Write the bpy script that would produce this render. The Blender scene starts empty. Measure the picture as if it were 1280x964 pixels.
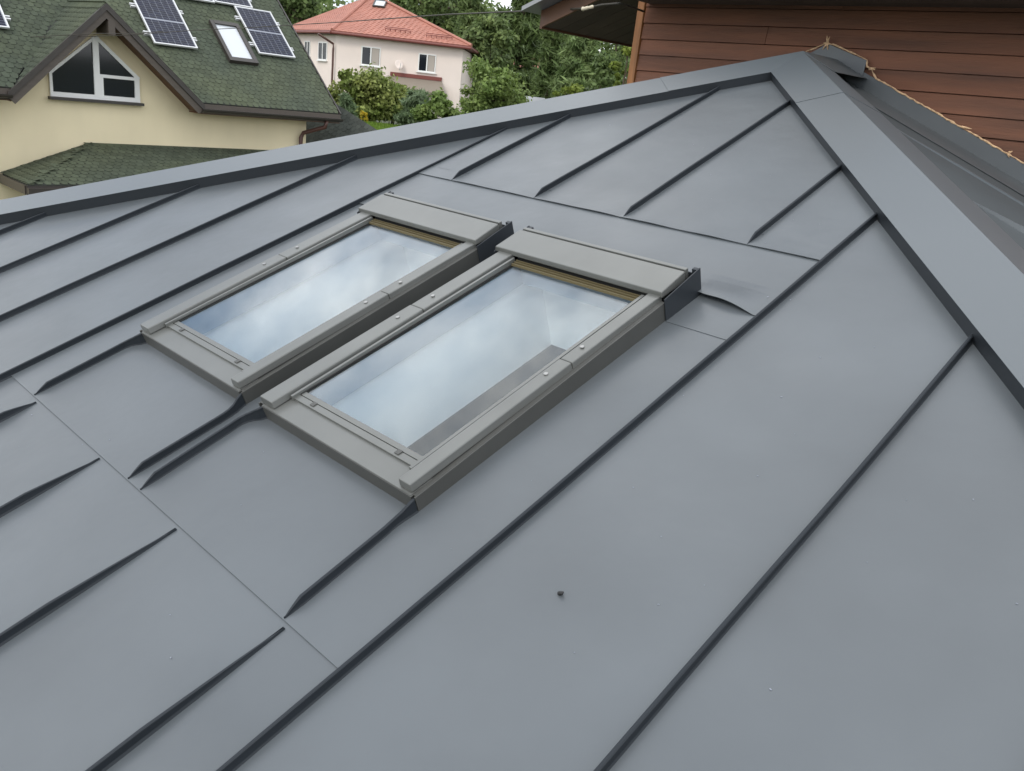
import bpy, bmesh, math, random
import numpy as np
from mathutils import Vector, Matrix, noise
random.seed(7)
rng = np.random.default_rng(11)
R = math.radians
scn = bpy.context.scene
COL = scn.collection

# ------------------------------------------------------------------ camera
F_PX, CX, CY = 1053.18, 640.0, 482.0
CAM = Vector((0.0, -0.5319, 6.5))
RIGHT = Vector((0.70716, 0.69883, 0.10816))
DOWN = Vector((0.29988, -0.15787, -0.94064))
FWD = Vector((-0.64031, 0.69775, -0.32124))
cam_d = bpy.data.cameras.new('camera')
cam = bpy.data.objects.new('camera', cam_d); COL.objects.link(cam)
cam_d.sensor_fit = 'HORIZONTAL'; cam_d.sensor_width = 36.0
cam_d.lens = 36.0 * F_PX / 1280.0
cam_d.clip_start = 0.02; cam_d.clip_end = 3000
m = Matrix((RIGHT, -DOWN, -FWD)).transposed().to_4x4()
m.translation = CAM
cam.matrix_world = m
scn.camera = cam

# ------------------------------------------------------------------ light
SUN_DIR = Vector((0.14, -0.74, 0.66)).normalized()      # towards the sun
elev = math.asin(SUN_DIR.z)
world = bpy.data.worlds.new('World'); scn.world = world
world.use_nodes = True
wn = world.node_tree.nodes; wl = world.node_tree.links
wn.clear()
w_out = wn.new('ShaderNodeOutputWorld'); w_bg = wn.new('ShaderNodeBackground')
sky = wn.new('ShaderNodeTexSky'); sky.sky_type = 'NISHITA'; sky.sun_disc = False
sky.sun_elevation = elev
sky.sun_rotation = math.atan2(SUN_DIR.x, SUN_DIR.y)
sky.air_density = 1.0; sky.dust_density = 1.0; sky.ozone_density = 1.0
tc = wn.new('ShaderNodeTexCoord')
mp = wn.new('ShaderNodeMapping'); mp.inputs['Scale'].default_value = (1.0, 1.0, 1.9)
mp.inputs['Location'].default_value = (0.35, 0.2, 0.1)
nz = wn.new('ShaderNodeTexNoise'); nz.inputs['Scale'].default_value = 2.6
nz.inputs['Detail'].default_value = 7; nz.inputs['Roughness'].default_value = 0.55
rmp = wn.new('ShaderNodeValToRGB')
rmp.color_ramp.elements[0].position = 0.33; rmp.color_ramp.elements[0].color = (0, 0, 0, 1)
rmp.color_ramp.elements[1].position = 0.50; rmp.color_ramp.elements[1].color = (1, 1, 1, 1)
nz2 = wn.new('ShaderNodeTexNoise'); nz2.inputs['Scale'].default_value = 5.5; nz2.inputs['Detail'].default_value = 9; nz2.inputs['Roughness'].default_value = 0.58
crm = wn.new('ShaderNodeValToRGB')
crm.color_ramp.elements[0].position = 0.36; crm.color_ramp.elements[0].color = (6.4, 7.2, 8.5, 1)
crm.color_ramp.elements[1].position = 0.60; crm.color_ramp.elements[1].color = (15.2, 15.2, 15.1, 1)
mix = wn.new('ShaderNodeMix'); mix.data_type = 'RGBA'
wl.new(tc.outputs['Generated'], mp.inputs['Vector'])
wl.new(mp.outputs['Vector'], nz.inputs['Vector']); wl.new(mp.outputs['Vector'], nz2.inputs['Vector'])
wl.new(nz.outputs['Fac'], rmp.inputs['Fac']); wl.new(nz2.outputs['Fac'], crm.inputs['Fac'])
wl.new(rmp.outputs['Color'], mix.inputs['Factor'])
wl.new(sky.outputs['Color'], mix.inputs['A']); wl.new(crm.outputs['Color'], mix.inputs['B'])
wl.new(mix.outputs['Result'], w_bg.inputs['Color'])
w_bg.inputs['Strength'].default_value = 0.1
wl.new(w_bg.outputs['Background'], w_out.inputs['Surface'])

sun_d = bpy.data.lights.new('sun', 'SUN'); sun_d.energy = 0.75; sun_d.angle = R(14)
sun_d.color = (1.0, 0.93, 0.82)
sun = bpy.data.objects.new('sun', sun_d); COL.objects.link(sun)
sun.rotation_euler = SUN_DIR.to_track_quat('Z', 'Y').to_euler()
sun.location = (0, 0, 30)

scn.view_settings.view_transform = 'Standard'
scn.view_settings.look = 'None'
scn.view_settings.exposure = 0.57
scn.view_settings.gamma = 1.0

# ------------------------------------------------------------------ helpers
S22, C22 = math.sin(R(22)), math.cos(R(22))
ZO = 5.1834
def RP(u, v, h=0.0):
    """roof coordinates (across, up the slope, off the sheet) -> world"""
    return Vector((u, v * C22 - h * S22, ZO + v * S22 + h * C22))

def at(px, py, depth):
    return CAM + (RIGHT * ((px - CX) / F_PX) + DOWN * ((py - CY) / F_PX) + FWD) * depth

class MB:
    def __init__(self): self.v = []; self.f = []
    def add(self, vs, fs):
        n = len(self.v)
        self.v += [Vector(p) for p in vs]; self.f += [[n + i for i in f] for f in fs]
        return self
    def hexa(self, p):           # 8 points: bottom ring 0-3, top ring 4-7
        return self.add(p, [(3, 2, 1, 0), (4, 5, 6, 7), (0, 1, 5, 4), (1, 2, 6, 5), (2, 3, 7, 6), (3, 0, 4, 7)])
    def box(self, x0, x1, y0, y1, z0, z1):
        return self.hexa([(x0, y0, z0), (x1, y0, z0), (x1, y1, z0), (x0, y1, z0),
                          (x0, y0, z1), (x1, y0, z1), (x1, y1, z1), (x0, y1, z1)])
    def rbox(self, u0, u1, v0, v1, h0, h1):      # box in roof coordinates
        return self.hexa([RP(u0, v0, h0), RP(u1, v0, h0), RP(u1, v1, h0), RP(u0, v1, h0),
                          RP(u0, v0, h1), RP(u1, v0, h1), RP(u1, v1, h1), RP(u0, v1, h1)])
    def slab(self, pts, vec):    # polygon pts extruded along vec
        n = len(pts); vec = Vector(vec)
        p = [Vector(q) for q in pts]
        fs = [list(range(n))[::-1], list(range(n, 2 * n))]
        for i in range(n):
            j = (i + 1) % n; fs.append((i, j, n + j, n + i))
        return self.add(p + [q + vec for q in p], fs)
    def tube(self, path, r, seg=8):
        path = [Vector(p) for p in path]; n = len(path); vs = []; fs = []
        rr = r if isinstance(r, (list, tuple)) else [r] * n
        for i, p in enumerate(path):
            d = (path[min(i + 1, n - 1)] - path[max(i - 1, 0)]).normalized()
            a = d.cross(Vector((0, 0, 1)))
            if a.length < 1e-3: a = d.cross(Vector((1, 0, 0)))
            a.normalize(); b = d.cross(a)
            for k in range(seg):
                t = 2 * math.pi * k / seg
                vs.append(p + (a * math.cos(t) + b * math.sin(t)) * rr[i])
        for i in range(n - 1):
            for k in range(seg):
                k2 = (k + 1) % seg
                fs.append((i * seg + k, i * seg + k2, (i + 1) * seg + k2, (i + 1) * seg + k))
        fs.append(list(range(seg))[::-1]); fs.append([(n - 1) * seg + k for k in range(seg)])
        return self.add(vs, fs)
    def build(self, name, mat, parent=None, smooth=False, bevel=0.0, loc=None, fix=True):
        if parent is not None: base = world_loc(parent)
        elif loc is not None: base = Vector(loc)
        else:
            base = Vector((sum(p.x for p in self.v), sum(p.y for p in self.v), sum(p.z for p in self.v))) / len(self.v)
            base.z = min(p.z for p in self.v)
        me = bpy.data.meshes.new(name)
        if parent is not None and loc is None:
            c = sum(self.v, Vector()) / len(self.v)
        else: c = base
        me.from_pydata([tuple(p - c) for p in self.v], [], self.f)
        if fix:
            bm = bmesh.new(); bm.from_mesh(me)
            bmesh.ops.recalc_face_normals(bm, faces=bm.faces); bm.to_mesh(me); bm.free()
        me.update()
        o = bpy.data.objects.new(name, me); COL.objects.link(o)
        me.materials.append(mat)
        if smooth:
            for p in me.polygons: p.use_smooth = True
        if parent is not None:
            o.parent = parent; o.location = c - base
        else: o.location = base
        if bevel:
            b = o.modifiers.new('bevel', 'BEVEL'); b.width = bevel; b.segments = 2; b.limit_method = 'ANGLE'
            b.angle_limit = R(35)
        return o

def world_loc(o):
    p = Vector(o.location)
    while o.parent: o = o.parent; p += Vector(o.location)
    return p

def tag(o, label=None, cat=None, group=None, kind=None):
    if label: o['label'] = label
    if cat: o['category'] = cat
    if group: o['group'] = group
    if kind: o['kind'] = kind
    return o

def empty(name, loc, label, cat, group=None):
    o = bpy.data.objects.new(name, None); COL.objects.link(o); o.location = loc
    o.empty_display_size = 0.2
    return tag(o, label, cat, group)

def clip(poly, a, b, c):         # keep a*u + b*v <= c
    out = []
    for i, p in enumerate(poly):
        q = poly[(i + 1) % len(poly)]
        dp = a * p[0] + b * p[1] - c; dq = a * q[0] + b * q[1] - c
        if dp <= 0: out.append(p)
        if (dp < 0 < dq) or (dq < 0 < dp):
            t = dp / (dp - dq); out.append((p[0] + (q[0] - p[0]) * t, p[1] + (q[1] - p[1]) * t))
    return out

# ------------------------------------------------------------------ materials
def mat(name, base, rough=0.5, spec=0.5, metal=0.0, var=0.0, var_scale=4.0, bump=0.0, bump_scale=30.0,
        stretch=(1, 1, 1), island=0.0, objrand=0.0, coat=0.0, col2=None, detail=6, rvar=0.0, bump_dist=0.01, obj_coord=True):
    mt = bpy.data.materials.new(name); mt.use_nodes = True
    nt = mt.node_tree; n = nt.nodes; l = nt.links
    b = n['Principled BSDF']
    b.inputs['Roughness'].default_value = rough; b.inputs['Metallic'].default_value = metal
    b.inputs['Specular IOR Level'].default_value = spec
    if coat: b.inputs['Coat Weight'].default_value = coat; b.inputs['Coat Roughness'].default_value = 0.25
    col = n.new('ShaderNodeRGB'); col.outputs[0].default_value = (*base, 1); cur = col.outputs[0]
    if var or bump or col2 or rvar:
        g = n.new('ShaderNodeNewGeometry'); mpn = n.new('ShaderNodeMapping')
        mpn.inputs['Scale'].default_value = stretch
        l.new(g.outputs['Position'], mpn.inputs['Vector'])
        src = mpn.outputs['Vector']
    if var or col2:
        t = n.new('ShaderNodeTexNoise'); t.inputs['Scale'].default_value = var_scale; t.inputs['Detail'].default_value = detail
        l.new(src, t.inputs['Vector'])
        if col2:
            r = n.new('ShaderNodeMapRange'); r.inputs['From Min'].default_value = 0.38; r.inputs['From Max'].default_value = 0.66
            l.new(t.outputs['Fac'], r.inputs['Value'])
            mx = n.new('ShaderNodeMix'); mx.data_type = 'RGBA'
            l.new(r.outputs['Result'], mx.inputs['Factor']); l.new(cur, mx.inputs['A']); mx.inputs['B'].default_value = (*col2, 1)
            cur = mx.outputs['Result']
        if var:
            r = n.new('ShaderNodeMapRange'); r.inputs['From Min'].default_value = 0.3; r.inputs['From Max'].default_value = 0.7
            r.inputs['To Min'].default_value = 1 - var; r.inputs['To Max'].default_value = 1 + var
            l.new(t.outputs['Fac'], r.inputs['Value'])
            mx = n.new('ShaderNodeMix'); mx.data_type = 'RGBA'; mx.blend_type = 'MULTIPLY'; mx.inputs['Factor'].default_value = 1
            l.new(cur, mx.inputs['A']); l.new(r.outputs['Result'], mx.inputs['B']); cur = mx.outputs['Result']
    for amt, sock in ((island, 'island'), (objrand, 'obj')):
        if not amt: continue
        if sock == 'island': gg = n.new('ShaderNodeNewGeometry'); o = gg.outputs['Random Per Island']
        else: gg = n.new('ShaderNodeObjectInfo'); o = gg.outputs['Random']
        r = n.new('ShaderNodeMapRange'); r.inputs['To Min'].default_value = 1 - amt; r.inputs['To Max'].default_value = 1 + amt
        l.new(o, r.inputs['Value'])
        mx = n.new('ShaderNodeMix'); mx.data_type = 'RGBA'; mx.blend_type = 'MULTIPLY'; mx.inputs['Factor'].default_value = 1
        l.new(cur, mx.inputs['A']); l.new(r.outputs['Result'], mx.inputs['B']); cur = mx.outputs['Result']
    l.new(cur, b.inputs['Base Color'])
    if bump:
        t2 = n.new('ShaderNodeTexNoise'); t2.inputs['Scale'].default_value = bump_scale; t2.inputs['Detail'].default_value = 4
        l.new(src, t2.inputs['Vector'])
        bp = n.new('ShaderNodeBump'); bp.inputs['Strength'].default_value = bump; bp.inputs['Distance'].default_value = bump_dist
        l.new(t2.outputs['Fac'], bp.inputs['Height']); l.new(bp.outputs['Normal'], b.inputs['Normal'])
    if rvar:
        t3 = n.new('ShaderNodeTexNoise'); t3.inputs['Scale'].default_value = 2.2; t3.inputs['Detail'].default_value = 8
        l.new(src, t3.inputs['Vector'])
        r = n.new('ShaderNodeMapRange'); r.inputs['From Min'].default_value = 0.3; r.inputs['From Max'].default_value = 0.7
        r.inputs['To Min'].default_value = rough - rvar; r.inputs['To Max'].default_value = rough + rvar
        l.new(t3.outputs['Fac'], r.inputs['Value']); l.new(r.outputs['Result'], b.inputs['Roughness'])
    return mt

def leaf_mat(name, base, base2, island=0.35):
    mt = mat(name, base, rough=0.55, spec=0.3, col2=base2, var_scale=0.9, island=island)
    nt = mt.node_tree; b = nt.nodes['Principled BSDF']
    tr = nt.nodes.new('ShaderNodeBsdfTranslucent'); ms = nt.nodes.new('ShaderNodeMixShader'); ms.inputs[0].default_value = 0.35
    src = b.inputs['Base Color'].links[0].from_socket
    nt.links.new(src, tr.inputs['Color'])
    out = nt.nodes['Material Output']
    nt.links.new(b.outputs[0], ms.inputs[1]); nt.links.new(tr.outputs[0], ms.inputs[2]); nt.links.new(ms.outputs[0], out.inputs['Surface'])
    return mt

def glass_mat(name, ior=2.1, tint=(0.8, 0.87, 0.9), rough=0.0):
    mt = bpy.data.materials.new(name); mt.use_nodes = True
    nt = mt.node_tree; n = nt.nodes; l = nt.links; n.clear()
    out = n.new('ShaderNodeOutputMaterial'); ms = n.new('ShaderNodeMixShader')
    lw = n.new('ShaderNodeLayerWeight'); lw.inputs['Blend'].default_value = 0.5
    pw = n.new('ShaderNodeMath'); pw.operation = 'POWER'; pw.inputs[1].default_value = 3.6
    l.new(lw.outputs['Facing'], pw.inputs[0])
    fr = n.new('ShaderNodeMapRange'); fr.inputs['To Min'].default_value = ior; fr.inputs['To Max'].default_value = 1.0
    l.new(pw.outputs[0], fr.inputs['Value'])
    gl = n.new('ShaderNodeBsdfGlossy'); gl.inputs['Roughness'].default_value = rough
    tr = n.new('ShaderNodeBsdfTransparent'); tr.inputs['Color'].default_value = (*tint, 1)
    l.new(fr.outputs[0], ms.inputs[0]); l.new(tr.outputs[0], ms.inputs[1]); l.new(gl.outputs[0], ms.inputs[2])
    l.new(ms.outputs[0], out.inputs['Surface'])
    return mt

M = {}
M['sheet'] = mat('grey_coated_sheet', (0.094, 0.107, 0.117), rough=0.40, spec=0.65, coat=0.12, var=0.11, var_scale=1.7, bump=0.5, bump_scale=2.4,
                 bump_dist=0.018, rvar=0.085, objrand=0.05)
M['sheet_matt'] = mat('matt_grey_sheet', (0.082, 0.094, 0.100), rough=0.62, spec=0.3, var=0.08, var_scale=1.5, rvar=0.06)  # same sheet, darker and duller to hold back the timber wall's reflection
M['seam'] = mat('shade_darkened_seam', (0.022, 0.027, 0.033), rough=0.55, spec=0.25)  # darker than the sheets: shade on the upright folds put into the colour
M['cap'] = mat('grey_coated_cap', (0.098, 0.114, 0.125), rough=0.37, spec=0.7, coat=0.10, var=0.04, var_scale=1.0, bump=0.12, bump_scale=2.0)
M['frame'] = mat('warm_grey_aluminium', (0.168, 0.173, 0.165), rough=0.33, spec=0.55, metal=0.35, var=0.06, var_scale=6, rvar=0.05)
M['frame_shaded'] = mat('shade_darkened_aluminium', (0.082, 0.083, 0.078), rough=0.42, spec=0.45, metal=0.2, var=0.06, var_scale=6)  # same aluminium, its colour darkened for shade on the upright faces
M['shaded_sheet'] = mat('shade_darkened_sheet', (0.026, 0.031, 0.037), rough=0.45, spec=0.4)  # sheet colour darkened to carry the shade on risers and end pieces
M['gasket'] = mat('black_gasket', (0.012, 0.012, 0.012), rough=0.6)
M['brass'] = mat('bronze_vent_fins', (0.17, 0.14, 0.075), rough=0.4, metal=0.4)
M['zinc'] = mat('bright_screw_head', (0.36, 0.36, 0.35), rough=0.3, metal=0.8)
M['glass'] = glass_mat('roof_window_glass', 0.045, (0.90, 0.95, 0.97))
M['lining'] = mat('white_shaft_lining', (0.93, 0.94, 0.95), rough=0.7)
M['sash'] = mat('pale_inner_sash', (0.30, 0.36, 0.43), rough=0.5)
M['room'] = mat('sky_tinted_room', (0.11, 0.19, 0.37), rough=0.9)  # blue of the sky reflected in the glass, put into the room colour
M['foam'] = mat('orange_foam', (0.66, 0.45, 0.27), rough=0.9, var=0.3, var_scale=60, bump=0.6, bump_scale=120)
M['plaster_cream'] = mat('cream_plaster', (0.74, 0.645, 0.44), rough=0.9, var=0.10, var_scale=0.6, stretch=(1, 1, .5), bump=0.3, bump_scale=60, detail=8)
M['plaster_pink'] = mat('pale_pink_plaster', (0.78, 0.685, 0.625), rough=0.9, var=0.05, var_scale=0.6)
M['plaster_own'] = mat('own_house_plaster', (0.55, 0.53, 0.48), rough=0.9)
M['white'] = mat('white_plastic', (0.78, 0.78, 0.76), rough=0.4)
M['window_dark'] = None
M['shingle'] = mat('green_bitumen_shingle', (0.062, 0.076, 0.054), rough=0.85, spec=0.25, col2=(0.080, 0.094, 0.058), var_scale=0.7, island=0.15, bump=0.4, bump_scale=140)
M['shingle_base'] = mat('bitumen_underlay', (0.030, 0.034, 0.028), rough=0.9)
M['shingle_side'] = mat('grey_green_shingle', (0.060, 0.068, 0.060), rough=0.85, spec=0.25, island=0.18, bump=0.4, bump_scale=140)
M['brown_wood'] = mat('brown_painted_wood', (0.085, 0.070, 0.058), rough=0.6, var=0.12, var_scale=3, stretch=(1, 1, 6))
M['soffit_brown'] = mat('dark_brown_soffit', (0.125, 0.062, 0.036), rough=0.7, var=0.15, var_scale=5)
M['gutter'] = mat('dark_brown_gutter', (0.042, 0.036, 0.032), rough=0.4)
M['pipe'] = mat('red_brown_downpipe', (0.085, 0.035, 0.025), rough=0.4)
M['cell'] = mat('solar_cell', (0.008, 0.011, 0.028), rough=0.2, spec=0.2, island=0.25)
M['cell_gap'] = mat('solar_backsheet', (0.26, 0.28, 0.33), rough=0.3)
M['alu'] = mat('bright_aluminium', (0.66, 0.67, 0.68), rough=0.35, metal=0.4)
M['tile'] = mat('red_roof_tile', (0.40, 0.175, 0.130), rough=0.6, spec=0.35, var=0.10, var_scale=1.5)
M['tile_edge'] = mat('dark_red_gutter', (0.17, 0.045, 0.035), rough=0.5)
M['plank'] = mat('red_brown_siding', (0.255, 0.118, 0.074), rough=0.7, spec=0.22, col2=(0.125, 0.066, 0.047), var_scale=2.4, stretch=(0.5, 1, 5),
                 var=0.2, objrand=0.2, bump=0.35, bump_scale=30)
M['trim'] = mat('orange_pine_trim', (0.27, 0.115, 0.038), rough=0.5, var=0.2, var_scale=8, stretch=(6, 6, 0.6))
M['fascia'] = mat('brown_fascia', (0.115, 0.055, 0.030), rough=0.5, var=0.15, var_scale=6)
M['soffit_board'] = mat('dark_soffit_board', (0.085, 0.064, 0.052), rough=0.75, var=0.2, var_scale=5, objrand=0.15)
M['grey_metal'] = mat('pale_grey_roof_metal', (0.30, 0.31, 0.32), rough=0.4, metal=0.3)
M['cable'] = mat('black_cable', (0.05, 0.045, 0.035), rough=0.6)
M['porcelain'] = mat('cream_insulator', (0.62, 0.55, 0.42), rough=0.35)
M['bark'] = mat('bark', (0.085, 0.060, 0.042), rough=0.9, var=0.3, var_scale=6)
M['grass'] = mat('garden_grass', (0.075, 0.13, 0.022), rough=0.9, col2=(0.06, 0.085, 0.03), var_scale=0.6)
M['ground'] = mat('ground', (0.07, 0.09, 0.035), rough=0.95, col2=(0.06, 0.065, 0.035), var_scale=0.12)
M['curtain'] = mat('curtain', (0.4, 0.36, 0.32), rough=0.9)
M['porch_sheet'] = mat('brown_grey_porch_roof', (0.24, 0.205, 0.165), rough=0.7)
M['yellow'] = mat('yellow_blossom', (0.75, 0.50, 0.03), rough=0.6)
def dark_glass(name, base=(0.008, 0.011, 0.016)):
    return mat(name, base, rough=0.06, spec=0.5)
M['pane'] = dark_glass('dark_window_glass')
M['pane_sky'] = mat('sky_lit_glass', (0.55, 0.58, 0.62), rough=0.08, spec=0.8)  # pale base colour stands in for reflected sky

# ------------------------------------------------------------------ ground
def terrain_z(x, y):
    d = -0.676 * x + 0.737 * (y + 0.53)
    def ss(a, b, t):
        t = min(1, max(0, (t - a) / (b - a))); return t * t * (3 - 2 * t)
    return 4.7 * ss(22.5, 30, d) + 2.0 * ss(62, 120, d) + 10 * ss(120, 400, d)
xs = sorted(set([-900, -600, -400, -250, -180] + list(range(-130, 41, 6)) + [60, 100, 200, 400, 900]))
ys = sorted(set([-900, -500, -250, -120, -60] + list(range(-30, 121, 6)) + [150, 200, 300, 450, 650, 900]))
g = MB(); g.v = [Vector((x, y, terrain_z(x, y))) for y in ys for x in xs]
nx = len(xs)
g.f = [(j * nx + i, j * nx + i + 1, (j + 1) * nx + i + 1, (j + 1) * nx + i) for j in range(len(ys) - 1) for i in range(nx - 1)]
tag(g.build('ground', M['ground'], loc=(0, 0, 0), smooth=True), kind='structure')

# ------------------------------------------------------------------ the metal roofed house
UA, VA, KH = -2.375, 4.40, 1.11           # hip apex and hip slope in the roof sheet
house = empty('metal_roofed_house', (0, 2, 0), 'house under the grey standing seam metal roof that fills the foreground', 'house')
KR = 0.4158
APEX = RP(UA, VA, 0)
V_EAVE = -1.8
def hipclip(poly, vtop=4.33):
    poly = clip(poly, -KH, 1, vtop - KH * UA)      # left hip:  v <= vtop + KH*(u-UA)
    poly = clip(poly, KH, 1, vtop + KH * UA)       # right hip: v <= vtop - KH*(u-UA)
    return poly
def tray(u0, u1, v0, v1, h=0.0, th=0.0025, wavy=None, dohip=True):
    poly = [(u0, v0), (u1, v0), (u1, v1), (u0, v1)]
    if dohip: poly = hipclip(poly)
    if len(poly) < 3: return
    b = MB()
    top = [RP(u, v, h) for u, v in poly]
    b.slab([p - (RP(0, 0, th) - RP(0, 0, 0)) for p in top], RP(0, 0, th) - RP(0, 0, 0))
    return b.build('roof_panel', M['sheet'], house)

def seam(pts, ends=(None, None), height=0.0235, name='seam', base_max=1.0, fade=False):
    """pts: (u, v[, base h]); ends: length of taper at the start / end"""
    P = [(p[0], p[1], p[2] if len(p) > 2 else 0.0) for p in pts]
    # resample
    out = []; L = [0.0]
    for i in range(1, len(P)): L.append(L[-1] + math.dist(P[i][:2], P[i - 1][:2]))
    tot = L[-1]
    n = max(4, int(tot / 0.02)) if tot < 0.6 else max(4, int(tot / 0.06)) if tot < 1.2 else max(8, int(tot / 0.18))
    ss = [tot * i / n for i in range(n + 1)]
    for e, side in zip(ends, (0, 1)):
        if e:
            for k in (0.15, 0.4, 0.7, 1.0, 1.3): ss.append(e * k if side == 0 else tot - e * k)
    ss = sorted(s for s in set(ss) if 0 <= s <= tot)
    prof = [(-0.009, 0.0), (-0.0045, 0.005), (-0.0038, 1.0), (-0.0015, 1.08), (0.0028, 1.08), (0.0052, 1.0), (0.0052, 0.80), (0.0040, 0.76), (0.0045, 0.005), (0.0095, 0.0)]
    vs = []; fs = []; k = len(prof)
    wob = random.uniform(0, 100)
    for s in ss:
        for i in range(1, len(P)):
            if s <= L[i] + 1e-9:
                t = (s - L[i - 1]) / max(1e-9, L[i] - L[i - 1]); break
        u, v, hb = (P[i - 1][j] + (P[i][j] - P[i - 1][j]) * t for j in range(3))
        f = 1.0
        if ends[0]: f = min(f, (s / ends[0]))
        if ends[1]: f = min(f, ((tot - s) / ends[1]))
        f = max(0.02, min(1, f)); f = f ** 0.8
        w = 0.25 + 0.75 * f
        u += noise.noise((s * 0.9, wob, 0)) * 0.004
        hh = height * f * (1 + 0.06 * noise.noise((s * 3, wob, 4)))
        lean = 0.003 * noise.noise((s * 1.3, wob, 9))
        for a, b in prof:
            if fade and a > 0.001: a += .007 * (1 - f) * (1 if b < .5 else .25)
            h = (b if b > 0.1 else 0) * hh + (0.004 if b == 0.005 else 0) - (0.003 if b == 0 else 0)
            vs.append(RP(u + a * w + (lean if b > 0.5 else 0), v, (hb if b > 0.5 else min(hb, base_max)) + h))
    for i in range(len(ss) - 1):
        for j in range(k - 1):
            fs.append((i * k + j, i * k + j + 1, (i + 1) * k + j + 1, (i + 1) * k + j))
    fs.append(list(range(k))); fs.append([(len(ss) - 1) * k + j for j in range(k)][::-1])
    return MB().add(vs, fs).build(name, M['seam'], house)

full = [-7.9, -7.35, -6.79, -6.21, -5.63, -5.05, -4.47, -3.885, -3.33, -1.195, -0.636, -0.08, 0.48, 1.04, 1.6, 2.16, 2.72, 3.3]
def vhip(u, v0=4.13): return v0 - KH * abs(u - UA)
for a, b in zip(full[:-1], full[1:]):
    if a == -3.33: continue
    tray(a, b, V_EAVE, 5)
for u in full[1:-1]:
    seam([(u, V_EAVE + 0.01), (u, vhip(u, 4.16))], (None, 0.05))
# the wide bay with the two roof windows
low = [-3.33, -3.03, -2.48, -1.955, -1.42, -1.195]
for a, b in zip(low[:-1], low[1:]): tray(a, b, V_EAVE, 0.42, h=-0.0015)
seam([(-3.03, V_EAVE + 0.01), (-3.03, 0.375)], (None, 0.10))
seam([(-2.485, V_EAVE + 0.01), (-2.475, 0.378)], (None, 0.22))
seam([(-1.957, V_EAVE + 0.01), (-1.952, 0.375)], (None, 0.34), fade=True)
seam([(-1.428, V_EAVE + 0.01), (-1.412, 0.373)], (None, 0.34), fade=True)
up = [-3.33, -3.085, -2.545, -2.065, -1.49, -1.195]
W1, W2 = (-3.075, -2.305), (-2.205, -1.440)        # outer edges of the two roof windows
WB, WT = 0.80, 2.035
mid = [(-3.33, W1[0] + .01, 0.385, 2.05), (W1[0] + .01, W1[1] - .01, 0.385, WB + .02), (W1[1] - .01, W2[0] + .01, 0.385, 2.05),
       (W2[0] + .01, W2[1] - .01, 0.385, WB + .02)]
for a, b, c, d in mid: tray(a, b, c, d, h=0.0025, th=0.003)
tray(W2[1] - .01, -1.195, 0.385, 1.857, h=0.0025, th=0.003)
tray(W2[1] - .01, -1.195, 1.855, 2.10, h=0.0045, th=0.0015)
# apron above the windows with its lifted lower edge
def wavy_tray(u0, u1, v0, v1, h, lift, edge=None):
    n = 110; vs = []; fs = []; R_ = [0, .012, .024, .036, .05, .065, .08, .10, .13, .17, v1 - v0]; m_ = len(R_)
    for i in range(n + 1):
        u = u0 + (u1 - u0) * i / n
        for dv in R_:
            t = max(0, 1 - dv / .17); fall = t * t * (3 - 2 * t); ed = edge(u) * fall
            vs.append(RP(u, v0 + dv + ed * (1 if dv < .2 else 0), h + lift(u) * fall))
    for i in range(n):
        for j in range(m_ - 1):
            a = i * m_ + j; b = a + m_
            fs.append((a, b, b + 1, a + 1))
    o = MB().add(vs, fs).build('roof_panel', M['sheet'], house)
    sd = o.modifiers.new('thickness', 'SOLIDIFY'); sd.thickness = .0018; sd.offset = 0
    return o
wavy_tray(-3.325, -1.20, 2.012, 2.44, 0.0075,
          lambda u: 0.020 * max(0, math.sin((u + 1.455) / 0.235 * math.pi)) * (1 if u > -1.455 else 0) + (0.012 * math.exp(-((u + 1.45) / 0.04) ** 2)),
          lambda u: 0.022 * max(0, (-1.22 - u) / 0.22) if u > -1.44 else 0.022)
ups = [(a, b) for a, b in zip(up[:-1], up[1:])]
for i, (a, b) in enumerate(ups):
    # lower edges ripple between the seams and throw a thin uneven shadow line
    poly = hipclip([(a, 2.50), (b, 2.50), (b, 5), (a, 5)])
    bb = MB(); th = RP(0, 0, 0.0025) - RP(0, 0, 0)
    bb.slab([RP(u, v, 0.0105) for u, v in poly], th)
    n = 14; vs = []; fs = []
    for k in range(n + 1):
        u = a + (b - a) * k / n
        lf = 0.0045 * (0.5 + noise.noise((u * 5.0, 3.1, 0.4))) * math.sin(math.pi * k / n) ** 0.5
        lf = max(0, lf)
        for v, q in ((2.412, 1.0), (2.44, 0.5), (2.505, 0.0)):
            vs.append(RP(u, v, 0.013 + lf * q)); vs.append(RP(u, v, 0.0105 + lf * q))
    for k in range(n):
        for j in range(2):
            p = (k * 3 + j) * 2; q = ((k + 1) * 3 + j) * 2
            fs.append((p, q, q + 2, p + 2)); fs.append((p + 1, p + 3, q + 3, q + 1))
        p = k * 6; q = (k + 1) * 6
        fs.append((p, p + 1, q + 1, q))
    bb.add(vs, fs); bb.build('roof_panel', M['sheet'], house)
for u0, u1 in ((-3.08, -3.10), (-2.535, -2.565), (-2.045, -2.095), (-1.484, -1.503)):
    vt = vhip(u1, 4.16)
    seam([(u0, 2.414, 0.010), (u1, vt, 0.010)], (0.06, 0.05))
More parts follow.
